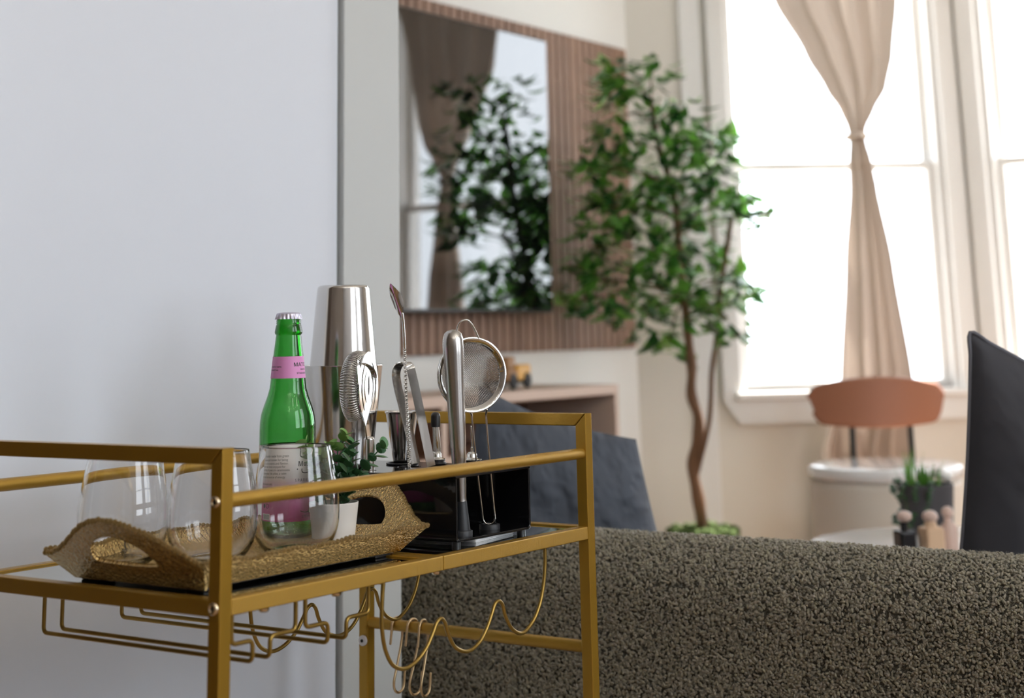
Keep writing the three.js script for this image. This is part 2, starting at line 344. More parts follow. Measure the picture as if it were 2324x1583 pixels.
// ---------------------------------------------------------------- chair, tables and things on them
{ const ax = [0.577, 0.817], ch = thing('dining_chair', 'wooden chair with a curved reddish brown backrest in front of the curtain', 'chair', [3.327, 0, -0.780], turnOf(ax));
  // local x across, z towards the camera
  const edge = (x) => { const q = Math.abs(x) / 0.19, e = Math.max(0, (q - 0.88) / 0.12); return [0.818 - 0.026 * q * q - 0.018 * e * e, 0.694 + 0.012 * q * q + 0.020 * e * e]; };
  const sheet = (z0, flip) => gridGeo(48, 12, (u, v) => { const w = flip ? 1 - u : u, y0 = edge((2 * w - 1) * 0.19), y = y0[1] + (y0[0] - y0[1]) * v, x = (2 * w - 1) * (0.176 + 0.013 * Math.min(1, v * 1.3)); return [x, y, z0 + 0.03 - 1.1 * x * x]; });
  const rimG = (() => { const o = []; for (let k = 0; k <= 48; k++) { const x = -0.19 + 0.38 * k / 48; o.push([x * 0.995, edge(x)[0], 0.022 - 1.1 * x * x]); } for (let k = 0; k <= 48; k++) { const x = 0.19 - 0.38 * k / 48; o.push([x * 0.926, edge(x)[1], 0.022 - 1.1 * x * x]); } return wire(o, 0.0085, { closed: false, n: 200, sides: 10 }); })();
  const g = [sheet(0, false), sheet(-0.016, true), rimG];
  part(ch, 'backrest', g, M.chairWood);
  for (const x of [-0.078, 0.085]) part(ch, 'back_support', wire([[x, 0.76, 0.008], [x * 1.02, 0.6, 0.006], [x * 1.05, 0.45, -0.03]], 0.0085, { fillet: 0.03 }), M.darkMetal);
  const seat = new RoundedBoxGeometry(0.33, 0.035, 0.35, 4, 0.016).translate(0.02, 0.452, -0.18); part(ch, 'seat', seat, M.chairWood);
  for (const [x, z] of [[-0.11, -0.04], [0.15, -0.04], [-0.11, -0.31], [0.15, -0.31]]) part(ch, 'leg', wire([[x, 0.44, z], [x * 1.1, 0.008, z + (z < -0.1 ? -0.02 : 0.04)]], 0.010), M.darkMetal);
}
{ const t = thing('side_table', 'round white drum side table with a thick glossy top in front of the chair', 'table', [3.046, 0, -0.6535]);
  part(t, 'tabletop', lathe([[0, 0.613], [0.188, 0.613], [0.199, 0.608], [0.202, 0.596], [0.199, 0.581], [0.190, 0.576], [0, 0.576]], 72), M.ceramicWhite);
  part(t, 'drum', lathe([[0.175, 0.576], [0.193, 0.574], [0.196, 0.56], [0.196, 0.02], [0.19, 0.0], [0, 0.0]], 72), M.tableBody); }
{ const t = thing('coffee_table', 'low round white glossy coffee table behind the sofa back', 'table', [2.3425, 0, -0.2139]);
  part(t, 'tabletop', lathe([[0, 0.515], [0.300, 0.515], [0.307, 0.511], [0.309, 0.503], [0.305, 0.494], [0, 0.490]], 96), M.ceramicWhite);
  part(t, 'pedestal', lathe([[0.05, 0.49], [0.05, 0.06], [0.2, 0.02], [0.2, 0.0], [0, 0]], 48), M.ceramicWhite); }
{ const p = thing('potted_plant', 'dark grey pot on the white coffee table with a spiky green plant and trailing stems', 'plant', [2.5085, 0.515, -0.3353]);
  part(p, 'pot', lathe([[0, 0], [0.05, 0], [0.054, 0.004], [0.062, 0.10], [0.061, 0.103], [0.056, 0.103], [0.052, 0.09], [0, 0.088]], 40), M.darkPot);
  const blade = []; for (let i = 0; i < 46; i++) { const a = rr(0, 6.28), r = rr(0.0, 0.045), h = rr(0.03, 0.06) * (i % 3 ? 1 : 1.2), l = rr(0, 0.025); blade.push(strip([[r * Math.cos(a), 0.088, r * Math.sin(a)], [(r + l * 0.4) * Math.cos(a), 0.088 + h * 0.6, (r + l * 0.4) * Math.sin(a)], [(r + l) * Math.cos(a), 0.088 + h, (r + l) * Math.sin(a)]], [-Math.sin(a), 0, Math.cos(a)], (t) => 0.009 * (1 - t * 0.9), 0.001)); }
  part(p, 'foliage', blade.slice(0, 30), leafMats[0], { kind: 'stuff' });
  const trail = []; for (let k = 0; k < 7; k++) { const a = 2.6 + k * 0.45; for (let j = 0; j < 9; j++) { const q = 0.06 + 0.012 * Math.sin(j), y = 0.108 - j * 0.011; trail.push(new THREE.SphereGeometry(0.006, 8, 6).scale(1.2, 0.8, 1.2).translate((q + rr(0, 0.008)) * Math.cos(a + j * 0.03), y, (q + rr(0, 0.008)) * Math.sin(a + j * 0.03))); } }
  part(p, 'trailing_stems', trail, leafMats[3], { kind: 'stuff' }); 
  for (const [q, y, w] of [[0.034, 0.124, 0.016], [0.050, 0.116, 0.013]]) part(p, 'blossom', new THREE.IcosahedronGeometry(w, 2).scale(1, 0.8, 1).translate(0.58 * q, y, 0.815 * q), M.pot);
  part(p, 'tall_sprout', blade.slice(30).map((g) => g.scale(0.6, 1.5, 0.6).translate(-0.022, -0.045, -0.03)), leafMats[2], { kind: 'stuff' }); }
{ const g1 = [2.10, 0.515, -0.226];
  const b = thing('small_bottle', 'small square black bottle with a round blush stopper on the coffee table', 'bottle', g1, 0.9);
  part(b, 'body', new RoundedBoxGeometry(0.036, 0.052, 0.036, 3, 0.006).translate(0, 0.026, 0), M.black);
  part(b, 'neck', new THREE.CylinderGeometry(0.007, 0.009, 0.02, 20).translate(0, 0.06, 0), M.black);
  part(b, 'stopper', new THREE.SphereGeometry(0.012, 20, 14).scale(1.25, 0.9, 1.25).translate(-0.004, 0.078, 0), M.blush);
  const c = thing('small_bottle', 'small tan wood bottle with blush round stoppers beside the black bottle', 'bottle', [2.125, 0.515, -0.180], 0.9);
  part(c, 'body', new RoundedBoxGeometry(0.040, 0.058, 0.040, 3, 0.006).translate(0, 0.029, 0), M.tan);
  part(c, 'neck', new THREE.CylinderGeometry(0.010, 0.014, 0.014, 20).translate(0, 0.063, 0), M.tan);
  part(c, 'stopper', new THREE.SphereGeometry(0.013, 20, 14).scale(1.2, 0.9, 1.2).translate(0, 0.077, 0), M.blush);
  const d = thing('small_bottle', 'third small blush bottle half hidden by the dark pillow on the coffee table', 'bottle', [2.20, 0.515, -0.172], 0.4);
  part(d, 'body', lathe([[0, 0], [0.016, 0], [0.018, 0.004], [0.018, 0.05], [0.008, 0.06], [0.008, 0.068], [0, 0.068]], 28), M.blush);
  part(d, 'stopper', new THREE.SphereGeometry(0.012, 20, 14).translate(0, 0.078, 0), M.blush);
}

// ---------------------------------------------------------------- ficus tree
function leafGeo(L, W, fold = 0.25, curl = 0.15) {                       // lies along +y, folded on its midrib
  const n = 5, pos = [], idx = [];
  for (let i = 0; i <= n; i++) { const t = i / n, w = W * Math.sin(Math.PI * Math.pow(t, 0.8)) * (1 - 0.15 * t), z = -curl * L * t * t; pos.push(-w, t * L, z + w * fold, 0, t * L, z, w, t * L, z + w * fold); }
  for (let i = 0; i < n; i++) { const a = i * 3; idx.push(a, a + 1, a + 4, a, a + 4, a + 3, a + 1, a + 2, a + 5, a + 1, a + 5, a + 4); }
  const g = new THREE.BufferGeometry(); g.setAttribute('position', new THREE.Float32BufferAttribute(pos, 3)); g.setIndex(idx); g.computeVertexNormals(); return g;
}
{ const K = 1.115, far = ([x, y, z, ...r]) => [-1.03 + K * (x + 1.03), 0.9634 + K * (y - 0.9634), 1.0535 + K * (z - 1.0535), ...r.map((a) => a * K)];
  const B0 = far([2.806, 0.9634, -1.074]), B = [B0[0], 0, B0[2]], t = thing('ficus_tree', 'tall green ficus tree with a thin crooked trunk between slatted panel and window', 'tree', B);
  const L = (p0) => { const p = far(p0); return [p[0] - B[0], p[1], p[2] - B[2]]; };
  part(t, 'planter', lathe([[0, 0], [0.092, 0], [0.097, 0.005], [0.105, 0.372], [0.104, 0.378], [0.097, 0.378], [0.095, 0.365], [0, 0.365]], 40), M.planter);
  const mossG = []; for (let i = 0; i < 260; i++) { const a = rr(0, 6.28), r = 0.102 * Math.sqrt(rnd()); mossG.push(new THREE.IcosahedronGeometry(rr(0.007, 0.014), 0).translate(r * Math.cos(a), 0.378 + rr(0, 0.018), r * Math.sin(a))); }
  part(t, 'moss', mossG, M.moss, { kind: 'stuff' });
  const path = [[2.806, 0.42, -1.074], [2.808, 0.451, -1.076], [2.776, 0.53, -1.068], [2.764, 0.622, -1.073], [2.762, 0.68, -1.055], [2.753, 0.736, -1.044], [2.731, 0.80, -1.05], [2.722, 0.862, -1.040], [2.701, 0.953, -1.035], [2.68, 1.05, -1.03], [2.659, 1.136, -1.024], [2.62, 1.307, -1.014], [2.57, 1.46, -1.03], [2.548, 1.56, -1.03]].map(L);
  const segs = []; const cv = new THREE.CatmullRomCurve3(path.map((p) => V3(...p))), tg = new THREE.TubeGeometry(cv, 90, 0.0185, 12); const P = tg.attributes.position;
  for (let i = 0; i <= 90; i++) { const c = cv.getPointAt(i / 90), k = 1 - 0.6 * i / 90 + 0.08 * Math.sin(i * 0.9); for (let j = 0; j <= 12; j++) { const q = i * 13 + j; P.setXYZ(q, c.x + (P.getX(q) - c.x) * k, c.y + (P.getY(q) - c.y) * k, c.z + (P.getZ(q) - c.z) * k); } } tg.computeVertexNormals();
  part(t, 'trunk', tg, M.trunk);
  part(t, 'stem', wire([[2.768, 0.60, -1.062], [2.752, 0.74, -1.01], [2.740, 0.86, -0.99], [2.746, 0.94, -0.976], [2.76, 1.06, -0.965], [2.72, 1.25, -0.90]].map(L), 0.0075, { smooth: true, n: 60 }), M.trunk);
  const cl = [[2.369, 1.608, -1.024, 0.057], [2.574, 1.647, -1.038, 0.047], [2.484, 1.522, -1.071, 0.081], [2.579, 1.458, -1.174, 0.06], [2.506, 1.511, -0.938, 0.069], [2.525, 1.416, -0.876, 0.079], [2.716, 1.447, -0.913, 0.047], [2.574, 1.384, -0.997, 0.104], [2.6, 1.376, -1.176, 0.095], [2.396, 1.377, -1.144, 0.046], [2.561, 1.316, -0.863, 0.068], [2.636, 1.278, -1.092, 0.106], [2.497, 1.285, -1.144, 0.07], [2.734, 1.232, -1.041, 0.095], [2.644, 1.274, -0.833, 0.057], [2.645, 1.247, -0.771, 0.032], [2.626, 1.175, -1.145, 0.106], [2.487, 1.185, -1.196, 0.058], [2.591, 1.098, -1.295, 0.06], [2.494, 1.068, -1.124, 0.091], [2.518, 1.109, -1.004, 0.079], [2.675, 1.001, -1.142, 0.071], [2.66, 1.032, -1.01, 0.07], [2.813, 1.091, -0.984, 0.083], [2.676, 1.084, -0.86, 0.046], [2.635, 0.995, -0.882, 0.068], [2.719, 0.942, -1.102, 0.047], [2.484, 1.044, -1.254, 0.029]].map(far);
  const twig = [], geos = [leafGeo(0.070, 0.018), leafGeo(0.060, 0.0165, 0.35, 0.3), leafGeo(0.078, 0.020, 0.2, 0.4)], all = [];
  for (const [x, y, z, r] of cl) {
    const c = V3(x - B[0], y, z - B[2]); let best = null, bd = 9;
    for (let k = 0; k <= 40; k++) { const q = cv.getPointAt(0.55 + 0.45 * k / 40), d = q.distanceTo(c) + Math.max(0, q.y - c.y + 0.03) * 2; if (d < bd) { bd = d; best = q; } }
    const mid = best.clone().lerp(c, 0.5).add(V3(0, 0.02, 0));
    twig.push(wire([best.toArray(), mid.toArray(), c.toArray()], 0.0032, { smooth: true, n: 12, sides: 6 }));
    const n = Math.round(12 + 9000 * r * r * 0.62);
    for (let k = 0; k < n; k++) { const d = V3(rr(-1, 1), rr(-1, 1), rr(-1, 1)); if (d.length() > 1) d.normalize(); const p = c.clone().addScaledVector(d, r * 0.9); all.push([p, d]); }
  }
  part(t, 'branches', twig, M.trunk);
  const dummy = new THREE.Object3D(), inst = [[], [], [], []];
  all.sort((a, b) => (a[0].x - a[0].z * 0.7) - (b[0].x - b[0].z * 0.7));      // nearest to the photograph's side first
  all.forEach(([p, d], i) => {
    dummy.position.copy(p); dummy.rotation.set(Math.PI * 0.75 + rr(-0.7, 0.7), 0, 0); 
    dummy.quaternion.setFromEuler(new THREE.Euler(0, Math.atan2(d.x, d.z) + rr(-0.9, 0.9), 0)).multiply(new THREE.Quaternion().setFromEuler(new THREE.Euler(rr(1.3, 2.7), 0, rr(-0.5, 0.5))));
    dummy.scale.setScalar(rr(0.75, 1.15)); dummy.updateMatrix();
    const mk = Math.min(3, Math.floor(rnd() * 4));
    if (i < 298) { const m = part(t, 'leaf', geos[i % 3], leafMats[mk]); m.position.copy(dummy.position); m.quaternion.copy(dummy.quaternion); m.scale.copy(dummy.scale); }
    else inst[mk].push(dummy.matrix.clone());
  });
  inst.forEach((list, k) => { const im = new THREE.InstancedMesh(geos[k % 3], leafMats[k], list.length); list.forEach((m, i) => im.setMatrixAt(i, m)); im.name = 'leaves'; im.userData.kind = 'stuff'; shadow(im); t.add(im); });
}

// ---------------------------------------------------------------- sofa and pillows
{ const s = thing('sofa', 'olive grey boucle sofa seen from behind its long rounded back', 'sofa', [0.865, 0, 0]);
  const Z0 = -0.9, Z1 = 1.25, R = 0.08, T = 0.17, H = 0.6885;
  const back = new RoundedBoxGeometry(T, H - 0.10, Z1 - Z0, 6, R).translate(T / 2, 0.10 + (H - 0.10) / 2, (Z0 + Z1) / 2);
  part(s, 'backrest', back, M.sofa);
  part(s, 'base', bx(T - 0.01, 0.92, 0.10, 0.28, Z0, Z1, 0.02), M.boucle);
  const w = (Z1 - Z0 - 0.4) / 2;
  for (const k of [0, 1]) part(s, 'seat_cushion', bx(T + 0.005, 0.93, 0.285, 0.43, Z0 + 0.2 + k * w + 0.004, Z0 + 0.2 + (k + 1) * w - 0.004, 0.04), M.boucle);
  for (const z of [Z0, Z1 - 0.19]) part(s, 'arm', bx(T + 0.005, 0.93, 0.285, 0.56, z, z + 0.19, 0.05), M.boucle);
  for (const [x, z] of [[0.06, Z0 + 0.1], [0.06, Z1 - 0.1], [0.85, Z0 + 0.1], [0.85, Z1 - 0.1]]) part(s, 'leg', new THREE.CylinderGeometry(0.022, 0.016, 0.11, 16).translate(x, 0.055, z), M.darkWood);
  // loops of the pile on the part of the back that shows
  const loop = new THREE.SphereGeometry(1, 7, 5), N = 60000, im = new THREE.InstancedMesh(loop, M.boucle, N), d = new THREE.Object3D(), up = V3(0, 1, 0), nrm = V3(), col = new THREE.Color();
  const Lf = 0.30, La = R * Math.PI / 2, Lt = T - 2 * R, tot = Lf + La + Lt * 0.8;
  for (let i = 0; i < N; i++) {
    const z = rr(-0.56, 0.52); let q = rnd() * tot, x, y;
    if (q < Lf) { x = 0; y = H - R - q; nrm.set(-1, 0, 0); }
    else if ((q -= Lf) < La) { const a = q / R; x = R - R * Math.cos(a); y = H - R + R * Math.sin(a); nrm.set(-Math.cos(a), Math.sin(a), 0); }
    else { q -= La; x = R + q; y = H; nrm.set(0, 1, 0); }
    const o = rr(0.0002, 0.0034); d.position.set(x + nrm.x * o, y + nrm.y * o, z);
    d.quaternion.setFromUnitVectors(V3(0, 0, 1), nrm).multiply(new THREE.Quaternion().setFromAxisAngle(V3(0, 0, 1), rr(0, 6.28))).multiply(new THREE.Quaternion().setFromEuler(new THREE.Euler(rr(-0.4, 0.4), rr(-0.4, 0.4), 0)));
    d.scale.set(rr(0.0010, 0.0021), rr(0.0016, 0.0034), rr(0.0012, 0.0024)); d.updateMatrix(); im.setMatrixAt(i, d.matrix);
    const k = rr(0.75, 1.2); im.setColorAt(i, col.setRGB(k, k * rr(0.96, 1.02), k * rr(0.9, 1.05)));
  }
  im.name = 'boucle_pile'; im.userData.kind = 'stuff'; shadow(im); s.add(im);
  // loose fibres standing off the loops, translucent like wool
  const fib = new THREE.BufferGeometry(); fib.setAttribute('position', new THREE.Float32BufferAttribute([-0.00013, 0, 0, 0.00013, 0, 0, 0.00012, 0.0005, 0.0022, -0.00012, 0.0005, 0.0022, 0.00004, 0.0016, 0.0038], 3)); fib.setIndex([0, 1, 2, 0, 2, 3, 3, 2, 4]); fib.computeVertexNormals();
  const NF = 130000, fz = new THREE.InstancedMesh(fib, M.fibre, NF);
  for (let i = 0; i < NF; i++) {
    const z = rr(-0.56, 0.52); let q = rnd() * tot, x, y;
    if (q < Lf) { x = 0; y = H - R - q; nrm.set(-1, 0, 0); }
    else if ((q -= Lf) < La) { const a = q / R; x = R - R * Math.cos(a); y = H - R + R * Math.sin(a); nrm.set(-Math.cos(a), Math.sin(a), 0); }
    else { q -= La; x = R + q; y = H; nrm.set(0, 1, 0); }
    d.position.set(x + nrm.x * 0.0025, y + nrm.y * 0.0025, z);
    d.quaternion.setFromUnitVectors(V3(0, 0, 1), nrm).multiply(new THREE.Quaternion().setFromAxisAngle(V3(0, 0, 1), rr(0, 6.28))).multiply(new THREE.Quaternion().setFromEuler(new THREE.Euler(rr(-1.1, 0.2), 0, 0)));
    d.scale.setScalar(rr(0.6, 1.15)); d.updateMatrix(); fz.setMatrixAt(i, d.matrix);
  }
  fz.name = 'loose_fibres'; fz.userData.kind = 'stuff'; shadow(fz); s.add(fz);
}
// a stuffed cushion over four corners given in its own plane (x across, y up), z = thickness
function cushion(c, T, pinch) {
  const at = (u, v, sgn) => {
    const eu = 2 * u - 1, ev = 2 * v - 1, k = pinch;
    const uu = 0.5 + eu / 2 * (1 - k * (1 - ev * ev)), vv = 0.5 + ev / 2 * (1 - k * (1 - eu * eu));
    const p = [0, 1].map((i) => (1 - uu) * (1 - vv) * c[0][i] + uu * (1 - vv) * c[1][i] + uu * vv * c[2][i] + (1 - uu) * vv * c[3][i]);
    const h = T * Math.pow(Math.max(0, 1 - Math.pow(Math.abs(eu), 2.4)), 0.55) * Math.pow(Math.max(0, 1 - Math.pow(Math.abs(ev), 2.4)), 0.55);
    const wr = 1 + 0.05 * Math.sin(6 * u + 4 * v) * Math.sin(5 * v - 2 * u);
    return [p[0], p[1], sgn * h * wr];
  };
  return { front: gridGeo(60, 60, (u, v) => at(u, v, 1)), back: gridGeo(60, 60, (u, v) => at(1 - u, v, -1)), edge: [[0, 0], [1, 0], [1, 1], [0, 1]].flatMap(([a, b], i, A) => { const [e, f] = A[(i + 1) % 4], o = []; for (let k = 0; k < 16; k++) o.push(at(a + (e - a) * k / 16, b + (f - b) * k / 16, 0)); return o; }) };
}
{ const p = thing('pillow', 'charcoal grey velvet pillow with a pointed corner standing on the sofa at the right edge', 'pillow', [1.150, 0.45, 0.32], turnOf([0.60, 0.80]));
  // local origin below the top corner
  const c = cushion([[-0.040, 0.504], [-0.125, 0.0], [0.36, -0.01], [0.37, 0.31]].reverse(), 0.075, 0.05);
  part(p, 'cover', [c.front, c.back], M.velvetDark);
  part(p, 'piping', wire(c.edge, 0.0028, { smooth: true, closed: true, n: 300, sides: 8 }), M.piping);
}
{ const p = thing('pillow', 'large slate blue velvet pillow slumped on the sofa behind the bar cart', 'pillow', [1.24, 0.45, -0.42], turnOf([0.577, 0.817]));
  const c = cushion([[-0.175, 0.432], [0.084, 0.340], [0.180, -0.01], [-0.26, -0.01]].reverse(), 0.085, 0.07);
  part(p, 'cover', [c.front, c.back], M.velvetBlue);
}

// ---------------------------------------------------------------- the bar cart
const CH = 0.87, CL = 0.608, CW = 0.355, S = 0.0145, SY = CH - 0.1282, SB = CH - 0.1426, MY = CH - 0.1303;
{ const cart = thing('bar_cart', 'gold metal bar cart with mirrored shelves and round handrails', 'bar cart', [0, 0, 0]);
  const post = extrude(poly([[0, 0.05], [0, CH], [-S, CH - S], [-S, 0.05]].map(([z, y]) => [z, y])), S, 0.0012);
  // extruded along +x after a turn: shape x is world z
  const fix = (g) => { const P = g.attributes.position, N = g.attributes.normal; for (let i = 0; i < P.count; i++) { const a = P.getX(i), c = P.getZ(i); P.setX(i, c); P.setZ(i, a); const n = N.getX(i), m = N.getZ(i); N.setX(i, m); N.setZ(i, n); } const q = g.toNonIndexed ? (g.index ? g.toNonIndexed() : g) : g; const A = q.attributes; for (const k of ['position', 'normal', 'uv']) { const s = A[k].itemSize, b = A[k].array; for (let t = 0; t < b.length / s / 3; t++) for (let e = 0; e < s; e++) { const i1 = (t * 3 + 1) * s + e, i2 = (t * 3 + 2) * s + e, w = b[i1]; b[i1] = b[i2]; b[i2] = w; } } return q; };
  const frontPost = fix(post);
  const backPost = fix(extrude(poly([[-CW, 0.05], [-CW + S, 0.05], [-CW + S, CH - S], [-CW, CH]]), S, 0.0012));
  const g = 0.0011, bar = fix(extrude(poly([[-g, CH], [-S - g, CH - S], [-CW + S + g, CH - S], [-CW + g, CH]]), S, 0.0012));
  for (const x of [0, CL - S]) {
    part(cart, 'post', frontPost, M.gold, { pos: [x, 0, 0] });
    part(cart, 'post', backPost, M.gold, { pos: [x, 0, 0] });
    part(cart, 'top_bar', bar, M.gold, { pos: [x, 0, 0] });
    const zc = [-S / 2, -CW + S / 2];
  }
  const SEAM = 0.318, ry = CH - 0.0459;
  for (const z of [-S / 2, -CW + S / 2]) {
    const tube = (x0, x1, r) => new THREE.LatheGeometry([[r - 0.0012, x0], [r, x0 + 0.0008], [r, x1 - 0.0008], [r - 0.0012, x1]].map(([a, b]) => new THREE.Vector2(a, b)), 32).rotateZ(-Math.PI / 2);
    part(cart, 'handrail', tube(S - 0.002, SEAM, 0.0066), M.gold, { pos: [0, ry, z] });
    part(cart, 'handrail', tube(SEAM - 0.001, CL - S + 0.002, 0.0063), M.gold, { pos: [0, ry, z] });
  }
  const shelf = (y0, y1, withLip) => {
    const gs = [];
    for (const [x0, x1] of [[S, SEAM - 0.0004], [SEAM + 0.0004, CL - S]]) for (const z of [-S, -CW]) part(cart, 'shelf_rail', bx(x0, x1, y0, y1, z + 0.0004, z + S - 0.0004, 0.0012), M.gold);
    for (const x of [0, CL - S]) part(cart, 'shelf_rail', bx(x + 0.0004, x + S - 0.0004, y0, y1, -CW + S, -S, 0.0012), M.gold);
    part(cart, 'cross_bar', bx(SEAM - 0.021, SEAM - 0.0015, y0, y1 - 0.0005, -CW + S, -S, 0.0012), M.gold);
    part(cart, 'cross_bar', bx(SEAM + 0.0003, SEAM + 0.007, y0, y1 - 0.0005, -CW + S, -S, 0.0012), M.gold);
    part(cart, 'mirror_panel', bx(S, SEAM - 0.0212, y1 - 0.0062, y1 - 0.0021, -CW + S, -S), M.mirror);
    part(cart, 'mirror_panel', bx(SEAM + 0.0071, CL - S, y1 - 0.0062, y1 - 0.0021, -CW + S, -S), M.mirror);
  };
  shelf(SB, SY); shelf(0.18, 0.1945);
  // stemware rack under the left half: four bent wires
  const RY = CH - 0.1895, ST = CH - 0.1712, zf = -0.02, zb = -0.312, rw = 0.0021;
  for (const [xt, xr] of [[0.0345, 0.0613], [0.1175, 0.0838], [0.1305, 0.1622], [0.2218, 0.1888]])
    part(cart, 'stemware_wire', wire([[xt, SB + 0.001, zf], [xt, ST, zf], [xr, ST, zf], [xr, RY, zf], [xr, RY, zb], [xr, SB + 0.001, zb]], rw, { fillet: 0.006, sides: 10 }), M.goldWire);
  // bottle holder under the right half: two waved wires
  const wave = [[0.2326, SB + 0.001], [0.2305, CH - 0.165], [0.2305, CH - 0.187], [0.2355, CH - 0.207], [0.246, CH - 0.222], [0.2629, CH - 0.229], [0.282, CH - 0.2262], [0.300, CH - 0.2155], [0.312, CH - 0.2015], [0.318, CH - 0.1935], [0.3247, CH - 0.191], [0.3305, CH - 0.195], [0.336, CH - 0.207], [0.348, CH - 0.2225], [0.3698, CH - 0.2299], [0.390, CH - 0.2245], [0.404, CH - 0.212], [0.414, CH - 0.198], [0.4195, CH - 0.190], [0.4263, CH - 0.188], [0.4325, CH - 0.192], [0.438, CH - 0.205], [0.450, CH - 0.220], [0.4689, CH - 0.2273], [0.489, CH - 0.219], [0.503, CH - 0.204], [0.511, CH - 0.187], [0.516, CH - 0.165], [0.5171, SB + 0.001]];
  for (const z of [-0.010, -0.190]) part(cart, 'bottle_holder_wire', wire(wave.map(([x, y]) => [x, y, z]), 0.0021, { smooth: true, n: 220 }), M.goldWire);
  part(cart, 'holder_cross_wire', wire([[0.2326, SB - 0.0015, -0.010], [0.2326, SB - 0.0015, -0.190]], 0.002), M.goldWire);
  part(cart, 'holder_cross_wire', wire([[0.5171, SB - 0.0015, -0.010], [0.5171, SB - 0.0015, -0.190]], 0.002), M.goldWire);
  // lower tube at the far end and its fittings
  part(cart, 'lower_tube', wire([[CL - S / 2, CH - 0.2625, -S + 0.001], [CL - S / 2, CH - 0.2625, -CW + S - 0.001]], 0.0070, { sides: 20, caps: false }), M.gold);
  const bolt = (r) => { const b = lathe([[0, 0.0012], [r * 0.45, 0.0012], [r * 0.5, 0.0030], [r * 0.72, 0.0032], [r * 0.95, 0.0018], [r, 0]], 28); return b; };
  for (const [y, r] of [[ry, 0.0054], [CH - 0.135, 0.0058]]) for (const z of [-S / 2, -CW + S / 2]) {
    const b = part(cart, 'bolt', bolt(r).rotateZ(Math.PI / 2), M.brassBolt, { pos: [0, y, z] });
    part(b, 'hex_socket', new THREE.CylinderGeometry(r * 0.46, r * 0.46, 0.0006, 6).rotateZ(Math.PI / 2).translate(-0.0013, 0, 0), M.darkMetal);
  }
  for (const x of [0.0595, 0.157, 0.311]) part(cart, 'screw', bolt(0.0052).rotateX(Math.PI), M.brassBolt, { pos: [x, SB, -0.005] });
  const wsh = part(cart, 'washer', new THREE.CylinderGeometry(0.0062, 0.0062, 0.003, 28).rotateZ(Math.PI / 2), M.paper, { pos: [CL - S - 0.0016, CH - 0.2837, -CW + 0.008], label: 'pale plastic washer on the rear post' });
  part(wsh, 'screw', new THREE.CylinderGeometry(0.002, 0.002, 0.001, 12).rotateZ(Math.PI / 2).translate(-0.002, 0, 0), M.darkMetal);
  for (const x of [S / 2, CL - S / 2]) for (const z of [-S / 2, -CW + S / 2]) {
    const w = part(cart, 'caster', new THREE.TorusGeometry(0.016, 0.008, 12, 28), M.rubber, { pos: [x, 0.024, z] });
    part(w, 'fork', bx(-0.007, 0.007, 0.018, 0.03, -0.011, 0.011, 0.002), M.darkMetal);
  }
}
// S hooks on the lower tube
{ const cx = CL - S / 2, cy = CH - 0.2625, R = 0.0095;
  const h = thing('s_hook', '', 'hook', [cx, cy, -0.298], 0, 'brass hooks on the lower tube');
  const pts = []; pts.push([-R - 0.003, -0.020, 0]); for (let k = 0; k <= 12; k++) { const a = Math.PI - k / 12 * Math.PI * 0.97; pts.push([R * Math.cos(a), R * Math.sin(a), 0]); }
  pts.push([R + 0.001, -0.014, 0], [0.001, -0.046, 0], [-0.006, -0.066, 0]);
  for (let k = 1; k <= 9; k++) { const a = Math.PI + k / 10 * Math.PI; pts.push([0.004 + 0.010 * Math.cos(a), -0.070 + 0.010 * Math.sin(a), 0]); }
  pts.push([0.016, -0.056, 0]);
  part(h, 'rod', wire(pts, 0.0016, { smooth: true, n: 120 }), M.hookGold);
  h.userData.label = 'brass S hook on the lower cart tube, nearest the rear post';
  copy(h, [cx, cy, -0.272], -0.12, 'middle one of the three brass S hooks on the lower cart tube');
  copy(h, [cx, cy, -0.255], 0.10, 'brass S hook on the lower cart tube, farthest from the rear post');
}

